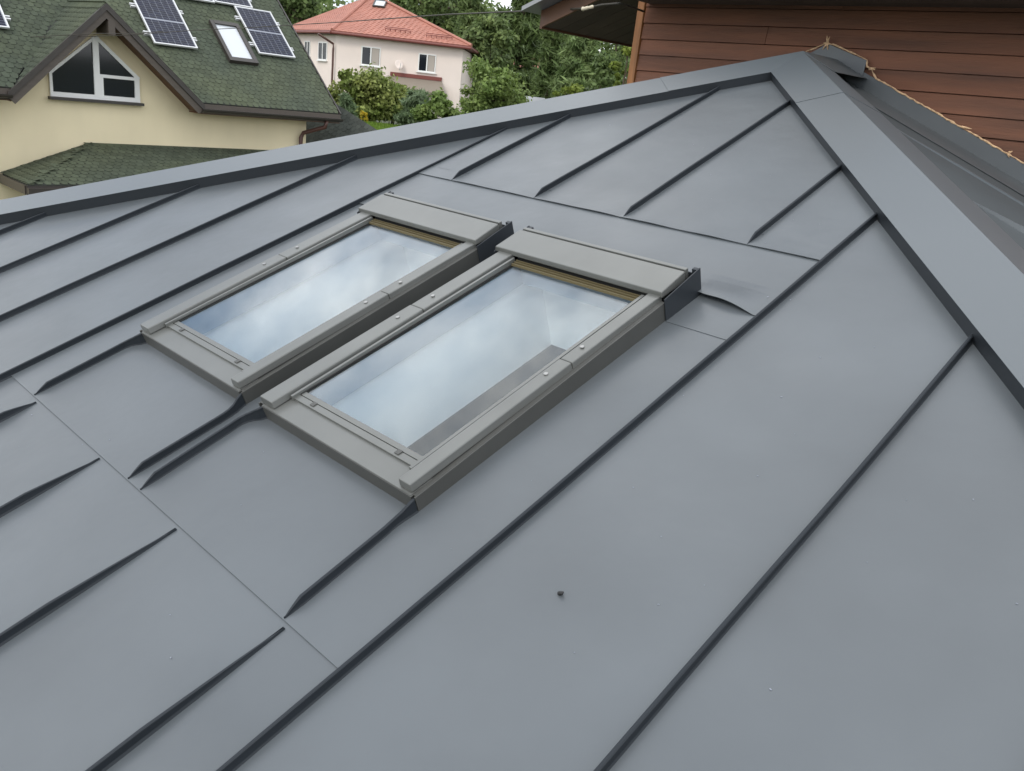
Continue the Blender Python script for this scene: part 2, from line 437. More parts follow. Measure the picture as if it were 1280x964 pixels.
# seams that run from the lower joint up to the window corners
def dseam(u0, u1, uc, vtop=0.80):
    seam([(u0, 0.388, 0.002), (u0 + (u1 - u0) * .8, 0.70, 0.002), (u1, 0.730, 0.002), (u1 + (uc - u1) * .12, 0.752, 0.0045), (u1 + (uc - u1) * .45, 0.772, 0.010),
          (u1 + (uc - u1) * .85, 0.787, 0.018), (uc, 0.802, 0.021)], (0.055, None), base_max=.003)
dseam(-3.083, -3.090, -3.046)
dseam(-2.288, -2.296, -2.312)
dseam(-2.203, -2.222, -2.176)
dseam(-1.434, -1.452, -1.446)
# deck under the sheets, with a hole under each window
dk = MB()
def deck(u0, u1, v0, v1):
    p = hipclip([(u0, v0), (u1, v0), (u1, v1), (u0, v1)], 4.36)
    if len(p) > 2: dk.slab([RP(u, v, -0.03) for u, v in p], RP(0, 0, 0.022) - RP(0, 0, 0))
deck(-8, W1[0] + .03, V_EAVE, 5); deck(W2[1] - .03, 3.4, V_EAVE, 5)
deck(W1[0] + .03, W2[1] - .03, V_EAVE, WB + .02); deck(W1[0] + .03, W2[1] - .03, 1.98, 5)
deck(W1[1] - .03, W2[0] + .03, WB + .02, 1.98)
dk.build('roof_deck', M['shingle_base'], house)
# other two slopes
EAVE_Z = RP(0, V_EAVE, 0).z
def other_slope(side, y_end):
    run = (APEX.z - EAVE_Z) / KR
    ye = RP(0, V_EAVE, 0).y
    xe = UA + side * run
    b = MB(); b.slab([(UA, APEX.y, APEX.z - .012), (xe, ye, EAVE_Z - .012), (xe, y_end, EAVE_Z - .012), (UA, y_end, APEX.z - .012)], (0, 0, 0.012))
    return b.build('roof_panel', M['sheet_matt'], house)
YW = 4.53                                   # face of the wooden wall
other_slope(1, YW); other_slope(-1, YW)
def zright(x): return APEX.z - KR * (x - UA)
NR = Vector((KR, 0, 1)).normalized(); NL = Vector((-KR, 0, 1)).normalized()
# hip and ridge caps: raised flanges on battens
def P3(t, v0, side, h): return RP(UA + side * t, v0 - KH * t, h)
TT = 5.4
for side, nm in ((-1, NL), (1, NR)):
    for (ta, tb, ea, eb) in ((0.0, 0.525, 0.0, 0.365), (0.522, TT, 0.362, TT)):
        lap = 0.0 if ta == 0 else -0.0022
        b = MB(); dn = RP(0, 0, 1) - RP(0, 0, 0)
        c0, c1 = P3(ta, 4.43, side, .075 + lap), P3(tb, 4.43, side, .075 + lap)
        e0, e1 = P3(ea, 4.104, side, .060 + lap), P3(eb, 4.104, side, .060 + lap)
        f0, f1 = P3(ea, 4.110, side, -.002), P3(eb, 4.110, side, -.002)
        D = (c1 - c0).normalized(); w = nm.cross(D)
        if w.z > 0: w = -w
        w.normalize()
        g0, g1 = c0 + w * .222 - nm * .015, c1 + w * .222 - nm * .015
        if ta == 0: g0 = Vector((UA + side * .20, c0.y + .015, c0.z - .095)) ; 
        h0, h1 = g0 - nm * .06, g1 - nm * .06
        t = dn * .0015
        b.add([c0, c1, e1, e0, c0 - t, c1 - t, e1 - t, e0 - t], [(0, 1, 2, 3), (4, 7, 6, 5), (0, 4, 5, 1), (1, 5, 6, 2), (2, 6, 7, 3), (3, 7, 4, 0)])
        b.add([c0, c1, g1, g0, c0 - t, c1 - t, g1 - t, g0 - t], [(0, 1, 2, 3), (4, 7, 6, 5), (0, 4, 5, 1), (1, 5, 6, 2), (2, 6, 7, 3), (3, 7, 4, 0)])
        cap = b.build('hip_cap', M['cap'], house, fix=True)
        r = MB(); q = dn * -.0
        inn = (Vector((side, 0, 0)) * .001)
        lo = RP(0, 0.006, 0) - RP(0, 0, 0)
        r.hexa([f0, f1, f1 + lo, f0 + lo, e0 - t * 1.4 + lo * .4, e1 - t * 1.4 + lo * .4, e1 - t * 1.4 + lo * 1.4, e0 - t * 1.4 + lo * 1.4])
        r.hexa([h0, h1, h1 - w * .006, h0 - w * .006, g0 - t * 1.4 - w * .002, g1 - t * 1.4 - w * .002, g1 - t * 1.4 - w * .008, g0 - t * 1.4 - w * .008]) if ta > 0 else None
        r.build('cap_riser', M['shaded_sheet'], cap)
rc = MB()
cz = P3(0, 4.43, 1, .075); t = Vector((0, 0, .0015))
for side in (-1, 1):
    p = [cz + Vector((0, -.0, .001)), Vector((UA, YW - .004, cz.z + .004)), Vector((UA + side * .205, YW - .004, cz.z - .090)), Vector((UA + side * .205, cz.y + .015, cz.z - .0935))]
    rc.slab([q - t for q in p], t)
rc.build('ridge_cap', M['cap'], house)
# wall flashing on the right slope, folded up against the wooden wall
fl = MB()
xs_ = [UA + .0, UA + .6, UA + 1.2, UA + 2.2, UA + 3.6]
for a, b2 in zip(xs_[:-1], xs_[1:]):
    fl.hexa([(a, YW - .008, zright(a) - .01), (b2, YW - .008, zright(b2) - .01), (b2, YW - .003, zright(b2) - .01), (a, YW - .003, zright(a) - .01),
             (a, YW - .012, zright(a) + .097), (b2, YW - .012, zright(b2) + .097), (b2, YW - .007, zright(b2) + .097), (a, YW - .007, zright(a) + .097)])
    fl.slab([(a, 4.20, zright(a) + .004), (b2, 4.20, zright(b2) + .004), (b2, YW - .006, zright(b2) + .010), (a, YW - .006, zright(a) + .010)], (0, 0, .0015))
fl.build('wall_flashing', M['sheet'], house)
ru = MB()
ru.slab([(-2.575, YW - .016, 6.925), (-2.20, YW - .016, 6.83), (-2.197, YW - .016, 6.918), (-2.452, YW - .016, 6.998)], (0, .003, 0))
ru.build('wall_flashing', M['sheet'], house)
for yy, hh, ww, x0 in ((3.96, .008, .022, UA + .62), (3.32, .029, .008, UA + 1.25)):
    s_ = MB(); n = 10
    for i in range(n):
        a = x0 + (4.2 - x0 + UA) * i / n; b2 = x0 + (4.2 - x0 + UA) * (i + 1) / n
        q = hh * min(1, i / 1.0 + .05); q2 = hh
        s_.hexa([(a, yy - ww, zright(a)), (b2, yy - ww, zright(b2)), (b2, yy + ww, zright(b2)), (a, yy + ww, zright(a)),
                 (a, yy - ww * .4, zright(a) + q), (b2, yy - ww * .4, zright(b2) + q2), (b2, yy + ww * .4, zright(b2) + q2), (a, yy + ww * .4, zright(a) + q)])
    s_.build('seam', M['cap'], house)
# ragged foam along the top of the flashing
fm = MB()
edge = [(-2.60, 6.930), (-2.575, 6.950), (-2.452, 7.002), (-2.40, 6.990), (-2.30, 6.957), (-2.198, 6.922), (-2.188, 6.885), (-2.16, 6.872)]
x = -2.12
while x < 1.2:
    edge.append((x, zright(x) + .101)); x += .05
path = []; rad = []
for i, (x, z) in enumerate(edge):
    for k in range(3):
        x2, z2 = edge[min(i + 1, len(edge) - 1)]
        xx = x + (x2 - x) * k / 3; zz = z + (z2 - z) * k / 3
        path.append((xx, YW - .012 + random.uniform(-.003, .003), zz + random.uniform(-.002, .003)))
        rad.append(max(.0025, random.gauss(.0042, .0016)))
fm.tube(path, rad, 6)
for cx_, n, s_ in ((-2.452, 9, .040), (-2.17, 7, .034), (-1.60, 2, .05), (-1.34, 3, .02)):
    cz_ = 7.0 if cx_ == -2.452 else (6.875 if cx_ == -2.17 else zright(cx_) + .105)
    for k in range(n):
        a = random.uniform(0, 2 * math.pi)
        if cx_ in (-2.17, -1.60): a = random.uniform(-.35, .35)
        L = s_ * random.uniform(.5, 1.1)
        fm.tube([(cx_, YW - .016, cz_), (cx_ + math.cos(a) * L * .5, YW - .022, cz_ + math.sin(a) * L * .5), (cx_ + math.cos(a) * L, YW - .018, cz_ + math.sin(a) * L)], [.007, .005, .0015], 5)
tag(fm.build('sealing_foam', M['foam'], house), 'ragged orange foam along the top of the wall flashing')
# walls below
hw = MB()
xe0, xe1 = UA - 4.9, UA + 4.9; ye0 = RP(0, V_EAVE, 0).y + .4
hz = EAVE_Z - .05
for q_ in ((xe0, xe1, ye0, ye0 + .3), (xe0, xe1, YW - .35, YW - .05), (xe0, xe0 + .3, ye0 + .3, YW - .35), (xe1 - .3, xe1, ye0 + .3, YW - .35)):
    hw.box(*q_, -0.3, hz)
hw.build('wall', M['plaster_own'], house)

# attic room under the windows
for nm_, q_ in (('room_floor', (xe0 + .31, xe1 - .31, ye0 + .31, YW - .36, 3.05, 3.10)), ('room_wall', (xe0 + .31, xe0 + .36, ye0 + .37, YW - .42, 3.102, hz)),
                ('room_wall', (xe1 - .36, xe1 - .31, ye0 + .37, YW - .42, 3.102, hz)), ('room_wall', (xe0 + .31, xe1 - .31, YW - .41, YW - .36, 3.102, hz + 1.1)),
                ('room_wall', (xe0 + .31, xe1 - .31, ye0 + .31, ye0 + .36, 3.102, hz))):
    MB().box(*q_).build(nm_, M['room'], house)

# ---- the roof windows
def roof_window(du, label):
    fr = MB()
    ul, ur = W2[0] + du, W2[1] + du
    # casing: flashing skirt with a front apron and side strips
    fr.hexa([RP(ul + .035, WB, .0), RP(ur - .018, WB, .0), RP(ur - .018, WB + .012, .0), RP(ul + .035, WB + .012, .0),
             RP(ul + .025, WB, .049), RP(ur - .012, WB, .049), RP(ur - .012, WB + .012, .0495), RP(ul + .025, WB + .012, .0495)])
    root = fr.build('roof_window', M['frame_shaded'], house, bevel=.0015)
    root['label'] = label
    def sub(mb, name, mt, **k): return mb.build(name, mt, root, **k)
    at_ = MB(); at_.rbox(ul + .028, ur - .016, WB + .003, WB + .078, .0492, .0508)
    sub(at_, 'apron', M['frame'])
    for a, b, ext in ((ur - .006, ur, .0), (ul, ul + .006, .0)):
        s_ = MB()
        s_.hexa([RP(a, WB + .004, .0), RP(b, WB + .004, .0), RP(b, 1.864, .0), RP(a, 1.864, .0),
                 RP(a, WB + .004, .048), RP(b, WB + .004, .048), RP(b, 1.864, .068), RP(a, 1.864, .068)])
        lo, hi = (a - .022, a) if a > ul + .1 else (b, b + .028)
        s_.hexa([RP(lo, WB + .01, .044), RP(hi, WB + .01, .044), RP(hi, 1.864, .064), RP(lo, 1.864, .064),
                 RP(lo, WB + .01, .0485), RP(hi, WB + .01, .0485), RP(hi, 1.864, .0685), RP(lo, 1.864, .0685)])
        sub(s_, 'side_flashing', M['frame_shaded'], bevel=.001)
    # cover bars, each in two lengths
    for a, b, vs_ in ((ur - .068, ur - .017, 1.437), (ul + .014, ul + .086, 1.427)):
        for va, vb, lift in ((WB + .010, vs_ - .0012, .0), (vs_ + .0012, 1.875, -.0015)):
            def hh(v): return .062 + .008 * (v - WB) + lift
            bar = MB(); e = .008
            for (aa, bb, z0, z1) in ((a, b, .0, .0145),):
                bar.hexa([RP(aa, va, hh(va) - .010), RP(bb, va, hh(va) - .010), RP(bb, vb, hh(vb) - .010), RP(aa, vb, hh(vb) - .010),
                          RP(aa + .002, va + .001, hh(va) + z1), RP(bb - .004, va + .001, hh(va) + z1), RP(bb - .004, vb, hh(vb) + z1), RP(aa + .002, vb, hh(vb) + z1)])
            br = sub(bar, 'cover_bar', M['frame'], bevel=.003)
        for sv in (vs_ - .083, vs_ + .078):
            sc = MB(); uu = (a + b) / 2 - .004; hz = .0770 + .008 * (sv - WB)
            ring = [RP(uu + math.cos(k * math.pi / 4) * .0075, sv + math.sin(k * math.pi / 4) * .0075, hz) for k in range(8)]
            sc.slab(ring, RP(0, 0, .003) - RP(0, 0, 0))
            sub(sc, 'screw', M['zinc'], bevel=.001)
    # sash: thin bead along both sides, ledge along the bottom
    gl, gr = ul + .108, ur - .088
    sb = MB()
    sb.hexa([RP(gl - .016, .872, .050), RP(gl - .006, .872, .050), RP(gl - .006, 1.86, .058), RP(gl - .016, 1.86, .058),
             RP(gl - .016, .872, .069), RP(gl - .006, .872, .069), RP(gl - .006, 1.86, .077), RP(gl - .016, 1.86, .077)])
    sub(sb, 'glazing_bead', M['frame'], bevel=.001); sb = MB()
    sb.hexa([RP(gr + .0, .862, .050), RP(gr + .012, .862, .050), RP(gr + .012, 1.86, .058), RP(gr + .0, 1.86, .058),
             RP(gr + .0, .862, .068), RP(gr + .012, .862, .068), RP(gr + .012, 1.86, .076), RP(gr + .0, 1.86, .076)])
    sub(sb, 'glazing_bead', M['frame'], bevel=.001)
    ld = MB()
    ld.rbox(gl - .008, gr + .002, WB + .0765, WB + .0985, .045, .0585)
    ld.rbox(gl - .004, gr - .001, WB + .1000, WB + .118, .045, .0600)
    sub(ld, 'bottom_ledge', M['frame'], bevel=.001)
    for uu in (gl + .07, gr - .09):
        c_ = MB(); c_.rbox(uu, uu + .018, WB + .083, WB + .101, .0588, .0618)
        sub(c_, 'clip', M['frame_shaded'], bevel=.001)
    # gaskets (dark lines)
    for q_ in ((gl - .0055, gl, .90, 1.86, .050, .0600), (gr - .0015, gr, .90, 1.86, .050, .0600),
               (ul + .088, gl - .0165, .875, 1.86, .046, .0500), (gr + .0125, ur - .069, .862, 1.86, .046, .0500)):
        gk = MB(); gk.rbox(*q_); sub(gk, 'gasket', M['gasket'])
    # glass: an inner grey edge strip and the pane
    pn = MB(); pn.rbox(gl, gr - .0015, .9185, 1.876, .0555, .0590)
    q = pn.v
    sub(pn, 'glass_pane', M['glass'])
    # top: ventilation strip under the hood
    vt = MB()
    for k in range(3):
        vv = 1.832 + k * .012
        vt.hexa([RP(gl, vv, .0592), RP(gr, vv, .0592), RP(gr, vv + .003, .0592), RP(gl, vv + .003, .0592),
                 RP(gl, vv + .002, .068 + k * .0012), RP(gr, vv + .002, .068 + k * .0012), RP(gr, vv + .005, .068 + k * .0012), RP(gl, vv + .005, .068 + k * .0012)])
    sub(vt, 'ventilation_strip', M['brass'])
    vb_ = MB(); vb_.rbox(gl, gr - .002, 1.838, 1.872, .0591, .0620); sub(vb_, 'vent_backing', M['gasket'])
    dk_ = MB(); dk_.rbox(gl - .004, gr + .004, 1.872, 1.99, .030, .075)
    sub(dk_, 'hood_core', M['gasket'])
    hd = MB()
    hl, hr = ul - .006, ur - .012
    hd.hexa([RP(hl, 1.866, .078), RP(hr, 1.866, .078), RP(hr - .004, 2.002, .072), RP(hl + .004, 2.002, .072),
             RP(hl + .002, 1.868, .098), RP(hr - .003, 1.868, .098), RP(hr - .006, 2.002, .108), RP(hl + .006, 2.002, .108)])
    sub(hd, 'hood', M['frame'], bevel=.003)
    rl = MB(); rl.rbox(hl + .012, hr - .010, 2.010, 2.026, .060, .1085); rl.rbox(hl + .014, hr - .012, 2.000, 2.012, .060, .096)
    sub(rl, 'hood_rail', M['frame'], bevel=.002)
    # shade-darkened folded end pieces beside the hood and the back upstand
    for sgn, ue in ((1, ur), (-1, ul)):
        ep = MB(); a, b = (ue + .001, ue + .005) if sgn > 0 else (ue - .005, ue - .001)
        ep.hexa([RP(a, 1.857, 0), RP(b, 1.857, 0), RP(b, 2.055, 0), RP(a, 2.055, 0),
                 RP(a, 1.857, .082), RP(b, 1.857, .082), RP(b, 2.055, .101), RP(a, 2.055, .101)])
        lo, hi = (a - .02, a) if sgn > 0 else (b, b + .02)
        ep.rbox(lo, hi, 2.040, 2.055, 0, .0985)
        sub(ep, 'end_flashing', M['shaded_sheet'], bevel=.001)
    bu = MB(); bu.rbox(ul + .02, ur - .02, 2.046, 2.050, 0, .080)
    sub(bu, 'back_flashing', M['shaded_sheet'])
    # inside: sash frame, white shaft lining, sky-tinted room
    si = MB()
    for (a, b, c, d) in ((gl - .02, gl, .88, 1.9), (gr - .001, gr + .02, .88, 1.9), (gl, gr, .895, .918), (gl, gr, 1.872, 1.90)):
        si.rbox(a, b, c, d, -.035, .052)
    sub(si, 'inner_sash', M['sash'])
    li = MB(); D0, D1 = -.375, -.036
    for (a, b, c, d) in ((gl - .045, gl - .02, .86, 2.02), (gr + .02, gr + .045, .86, 2.02), (gl - .02, gr + .02, .86, .885), (gl - .02, gr + .02, 1.985, 2.02)):
        li.rbox(a, b, c, d, D0, D1)
    li.rbox(gl - .02, gr + .02, 1.90, 1.985, -.045, -.036)
    sub(li, 'shaft_lining', M['lining'])
    return root
roof_window(0.0, 'nearer right roof window, its dark room and white shaft showing through the glass')
roof_window(W1[0] - W2[0] + .004, 'farther left roof window, its glass filled with reflected white clouds')

# specks on the roof
gt = MB()
for k in range(120):
    u = random.uniform(-3.2, 0.6); v = random.uniform(0.0, 3.3)
    if v > vhip(u, 3.9): continue
    if W1[0] - .03 < u < W2[1] + .03 and WB - .02 < v < 2.1: continue
    s_ = random.choice([.0005, .0006, .0008, .0012]) ; l_ = s_ * random.uniform(1, 2.4); a = random.uniform(0, 3.14)
    du, dv = math.cos(a), math.sin(a); h0 = .0005 if v < 2.4 else .0135
    if -3.33 < u < -1.2 and v > .385: h0 = .003 if v < 2.0 else .0135
    pts = [RP(u + du * l_ * i - dv * s_ * j, v + dv * l_ * i + du * s_ * j, h0) for i, j in ((-1, -1), (1, -.7), (1.2, .9), (-.8, 1))]
    gt.slab(pts, RP(0, 0, .0012) - RP(0, 0, 0))
tag(gt.build('grit', M['cell_gap']), 'pale specks of grit scattered over the grey roof sheets', 'grit', kind='stuff')
pb = MB()
for k in range(3):
    ring = [RP(-.971 + math.cos(j) * .0055 * random.uniform(.6, 1.1) + k * .004, .815 + math.sin(j) * .006 * random.uniform(.6, 1.1), .001 + k * .003) for j in (0, 1, 2.1, 3.1, 4.2, 5.3)]
    pb.slab(ring, RP(0, 0, .004) - RP(0, 0, 0))
tag(pb.build('debris_crumb', M['gasket']), 'small black crumb lying alone on the roof sheet right of the windows', 'crumb')

# ------------------------------------------------------------------ wooden house behind the apex
wood = empty('wooden_house', (-2, 6, 0), 'wooden house clad in red brown horizontal boards behind the hip', 'house')
z = 5.55; row = 0
while z < 7.24:
    hh = .1022
    cuts = [-3.83] + ([random.uniform(-1.6, 0.4)] if row % 2 else [random.uniform(-3.0, -2.2), random.uniform(-.8, .6)]) + [2.6]
    for a, b in zip(cuts[:-1], cuts[1:]):
        bd = MB(); g_ = .002; j = random.uniform(-.002, .002)
        bd.hexa([(a + .001, 4.546 + j, z + g_), (b - .001, 4.546 + j, z + g_), (b - .001, 4.575, z + g_), (a + .001, 4.575, z + g_),
                 (a + .001, 4.556 + j, z + hh - .001), (b - .001, 4.556 + j, z + hh - .001), (b - .001, 4.575, z + hh - .001), (a + .001, 4.575, z + hh - .001)])
        bd.build('siding_board', M['plank'], wood, bevel=.002)
    z += hh; row += 1
bk = MB(); bk.box(-3.86, 2.6, 4.576, 9.5, 0, 7.9)
bk.build('wall', M['soffit_brown'], wood)
tr_ = MB(); tr_.box(-3.888, -3.831, 4.535, 4.60, 5.3, 7.25)
tr_.build('corner_trim', M['trim'], wood, bevel=.004)
# roof with its gable overhang
k_ = 0.374
def zs(x): return 7.024 + k_ * (x + 4.715)
# soffit boards under the left overhang
nb = 7
for i in range(nb):
    y0 = 4.50 + i * .16; 
    sb_ = MB(); sb_.slab([(-4.70, y0 + .003, zs(-4.70)), (-3.86, y0 + .003, zs(-3.86)), (-3.86, y0 + .157, zs(-3.86)), (-4.70, y0 + .157, zs(-4.70))], (0, 0, .02))
    sb_.build('soffit_board', M['soffit_board'], wood)
fs_ = MB()
fs_.slab([(-4.715, 4.50, zs(-4.715)), (-2.5, 4.50, zs(-2.5)), (-2.5, 4.50, zs(-2.5) + .12), (-4.715, 4.50, zs(-4.715) + .12)], (0, -.025, 0))
fs_.build('rake_fascia', M['fascia'], wood, bevel=.003)
ef = MB(); ef.box(-4.735, -4.712, 4.476, 9.6, zs(-4.715) - .01, zs(-4.715) + .12)
ef.build('eave_fascia', M['fascia'], wood)
rs = MB()
rs.slab([(-4.80, 4.33, zs(-4.80) + .125), (-2.4, 4.33, zs(-2.4) + .125), (-2.4, 9.7, zs(-2.4) + .125), (-4.80, 9.7, zs(-4.80) + .125)], (0, 0, .03))
rs.build('roof', M['grey_metal'], wood)
fsof = MB(); 
for i in range(4):
    fsof.box(-3.80, 2.6, 4.06 + i * .122, 4.175 + i * .122, 7.205, 7.225)
fsof.build('front_soffit', M['soffit_board'], wood)
ft = MB(); ft.box(-3.80, 2.6, 4.03, 4.058, 7.20, 7.40); ft.build('front_fascia', M['fascia'], wood)

# ------------------------------------------------------------------ windows for the far houses
def mullion_window(parent, o, ex, ez, w, h, n, name='window', mats=None, depth=.06, split=(0.5,), curtain=False):
    """o lower left corner on the wall, ex along the wall, n outward"""
    o, ex, ez, n = Vector(o), Vector(ex).normalized(), Vector(ez).normalized(), Vector(n).normalized()
    fw = .07 * (w / 1.2) ** .5
    def q(a, b, c): return o + ex * a + ez * b + n * c
    def bx(mb, a0, a1, b0, b1, c0, c1):
        mb.hexa([q(a0, b0, c0), q(a1, b0, c0), q(a1, b0, c1), q(a0, b0, c1), q(a0, b1, c0), q(a1, b1, c0), q(a1, b1, c1), q(a0, b1, c1)])
    f = MB(); bx(f, 0, w, 0, fw, 0, depth); bx(f, 0, w, h - fw, h, 0, depth); bx(f, 0, fw, fw, h - fw, 0, depth); bx(f, w - fw, w, fw, h - fw, 0, depth)
    for s_ in split: bx(f, w * s_ - fw * .6, w * s_ + fw * .6, fw, h - fw, 0, depth)
    fo = f.build(name, M['white'], parent)
    xs_ = [0] + list(split) + [1]
    for a, b in zip(xs_[:-1], xs_[1:]):
        p = MB(); bx(p, w * a + fw * .5, w * b - fw * .5, fw, h - fw, .005, .02); p.build('pane', M['pane'], fo)
    if curtain:
        c_ = MB(); bx(c_, w * .55, w * .92, fw, h - fw, .021, .024); c_.build('curtain', M['curtain'], fo)
    si = MB(); bx(si, -.08, w + .08, -.06, -.002, 0, depth + .09); si.build('sill', M['white'] if n.x + n.y < 9 else M['white'], fo)
    return fo

# ------------------------------------------------------------------ shingle surface: rows of tapered tabs
def shingles(o, eu, ev, poly_ok, ulen, vlen, parent, mt, tab=.16, rowh=.145, name='shingle'):
    o, eu, ev = Vector(o), Vector(eu).normalized(), Vector(ev).normalized(); nn = eu.cross(ev)
    if nn.z < 0: nn = -nn
    vs = []; fs = []; r = 0; v = 0.0
    while v < vlen:
        u = -tab * (.5 if r % 2 else 0)
        while u < ulen:
            uc, vc = u + tab / 2, v + rowh / 2
            if poly_ok(uc, vc):
                j = random.uniform(-.006, .006); c = .03; lift = random.uniform(.008, .015)
                pts = [(u + c + .004, v + j, lift), (u + tab - c - .004, v + j, lift), (u + tab - .004, v + rowh * .45, lift * .8), (u + tab - .002, v + rowh * 1.25, .002),
                       (u + .002, v + rowh * 1.25, .002), (u + .004, v + rowh * .45, lift * .8)]
                n = len(vs)
                for a, b, h in pts: vs.append(o + eu * a + ev * b + nn * h)
                for a, b, h in pts[:2]: vs.append(o + eu * a + ev * b)
                fs.append([n + i for i in range(6)]); fs.append((n + 6, n + 7, n + 1, n))
            u += tab
        v += rowh; r += 1
    ob = MB().add(vs, fs).build(name, mt, parent, fix=False)
    ob['kind'] = 'stuff'
    return ob

# ------------------------------------------------------------------ yellow house
yel = empty('yellow_house', (-24, 8, 0), 'cream plastered house with green shingle roof and pointed gable window', 'house')
XE, ZE, KM = -20.4, 5.575, 0.844
SL = math.sqrt(1 + KM * KM)
Y0, Y1 = 0.5, 13.45
def mroof(y, s, h=0.0):          # s along the slope
    return Vector((XE - s / SL, y, ZE + s * KM / SL)) + Vector((KM, 0, 1)).normalized() * h
SMAX = 6.3
GY, GZ = 7.343, 7.47             # gable ridge
GL, GR_ = (5.34, 5.50), (9.50, 5.56)
kl = (GZ - GL[1]) / (GY - GL[0]); kr = (GZ - GR_[1]) / (GR_[0] - GY)
# front wall with the gable
wl_ = MB()
XW = -21.0
wl_.slab([(XW, 1.5, -.5), (XW, 12.82, -.5), (XW, 12.82, 5.55), (XW, GR_[0] - .15, 5.50), (XW, GY, GZ - .22), (XW, GL[0] + .15, 5.45), (XW, 1.5, 5.5)], (-7.5, 0, 0))
wl_.build('wall', M['plaster_cream'], yel)
# gable end triangle of the right side
ge = MB(); ge.slab([(XW + .0, 12.82, 5.5), (XW - 8.0, 12.82, 5.5), (XW - 4.0, 12.82, 9.2)], (0, -.2, 0)); ge.build('gable_wall', M['plaster_cream'], yel)
mr = MB()
mr.slab([mroof(Y0, 0, -.12), mroof(GL[0], 0, -.12), mroof(GY, (GZ - ZE) * SL / KM - .15, -.12), mroof(GR_[0], 0, -.12), mroof(Y1, 0, -.12), mroof(Y1, SMAX, -.12), mroof(Y0, SMAX, -.12)], Vector((KM, 0, 1)).normalized() * .12)
roofo = mr.build('roof', M['shingle_base'], yel)
bkr = MB(); rz = mroof(0, SMAX).z; rx = mroof(0, SMAX).x
bkr.slab([(rx, Y0, rz - .13), (rx, Y1, rz - .13), (rx - 6, Y1, rz - 4.8), (rx - 6, Y0, rz - 4.8)], (0, 0, .12)); bkr.build('roof', M['shingle_base'], yel)
def in_main(u, v):
    y = Y0 + u; zz = ZE + v * KM / SL
    gz = GZ - (kl * (GY - y) if y < GY else kr * (y - GY))
    return not (GL[0] - .1 < y < GR_[0] + .1 and zz < gz - .03)
shingles(mroof(Y0, 0, .0), (0, 1, 0), mroof(0, 1) - mroof(0, 0), in_main, Y1 - Y0, SMAX, yel, M['shingle'])
# gable roof slopes running back into the main roof
for (gy, gz_), sd in ((GL, -1), (GR_, 1)):
    kk = kl if sd < 0 else kr
    g_ = MB()
    xb_ridge = XE - (GZ - ZE) / KM - .05
    n_ = Vector((0, sd * kk, 1)).normalized()
    pts = [Vector((XE + .02, GY, GZ)), Vector((XE + .02, gy, gz_)), Vector((XE - .1, gy, gz_)), Vector((xb_ridge, GY, GZ))]
    g_.slab([p - n_ * .13 for p in pts], n_ * .13)
    g_.build('gable_roof', M['shingle_base'], yel)
    ev = Vector((0, -sd, kk)).normalized(); Lg = math.hypot(gy - GY, gz_ - GZ)
    def ok(u, v, kk=kk, Lg=Lg):
        zz = gz_ + v * kk / math.hypot(1, kk); return u < (zz - ZE) / KM + .06 + .0
    shingles(Vector((XE + .03, gy, gz_)), (-1, 0, 0), ev, lambda u, v, gz_=gz_, kk=kk: u < max(0.12, (gz_ + v * kk / math.hypot(1, kk) - ZE) / KM), 3.0, Lg, yel, M['shingle'])
    # bargeboard and soffit
    bb = MB()
    dz = Vector((0, 0, 1))
    a, b = Vector((XE + .03, GY, GZ - .10)), Vector((XE + .03, gy + sd * .03, gz_ - .13 ))
    bb.slab([a, b, b - dz * .11 + Vector((0, -sd * .11, 0)), a - dz * .20], (.035, 0, 0)); bb.build('bargeboard', M['brown_wood'], yel)
    be = MB(); be.slab([a + dz * .115, b + dz * .115 + Vector((0, sd * .02, 0)), b - dz * .03 + Vector((0, sd * .02, 0)), a - dz * .03], (.07, 0, 0)); be.build('roof_edge', M['gutter'], yel)
    so = MB()
    c, d = Vector((XE, GY, GZ - .20)), Vector((XE, gy - sd * .02, gz_ - .20))
    so.slab([c, d, d + Vector((-.62, 0, 0)), c + Vector((-.62, 0, 0))], (0, 0, .03)); so.build('soffit', M['soffit_brown'], yel)
pk = MB(); pk.box(XE - .6, XE + .10, GY + .02, GY + .16, GZ - .62, GZ - .34); pk.build('ridge_beam', M['brown_wood'], yel)
rcap = MB()
for i in range(9):
    x0 = XE + .06 - i * .28
    rcap.slab([(x0, GY - .13, GZ - .10), (x0, GY, GZ + .035), (x0, GY + .13, GZ - .10), (x0 - .27, GY + .13, GZ - .112), (x0 - .27, GY, GZ + .02), (x0 - .27, GY - .13, GZ - .112)][:3], (-.27, 0, 0))
rcap.build('ridge_cap', M['shingle'], yel)
# eaves: fascia, gutter
for a, b in ((Y0, GL[0] + .02), (GR_[0] - .02, Y1 + .06)):
    f_ = MB(); f_.box(XE - .03, XE + .012, a, b, ZE - .24, ZE - .02); f_.build('eave_fascia', M['brown_wood'], yel)
    gt_ = MB(); n = 6
    for i in range(n):
        t0, t1 = math.pi * (1 + i / n), math.pi * (1 + (i + 1) / n)
        r_ = .075; cxg, czg = XE + .09, ZE - .13
        gt_.slab([(cxg + math.cos(t0) * r_, a, czg + math.sin(t0) * r_), (cxg + math.cos(t1) * r_, a, czg + math.sin(t1) * r_),
                  (cxg + math.cos(t1) * (r_ - .012), a, czg + math.sin(t1) * (r_ - .012)), (cxg + math.cos(t0) * (r_ - .012), a, czg + math.sin(t0) * (r_ - .012))], (0, b - a, 0))
    gt_.build('gutter', M['gutter'], yel)
    sf = MB(); sf.box(XW - .02, XE - .03, a, b, ZE - .26, ZE - .23); sf.build('soffit', M['soffit_brown'], yel)
rk = MB()
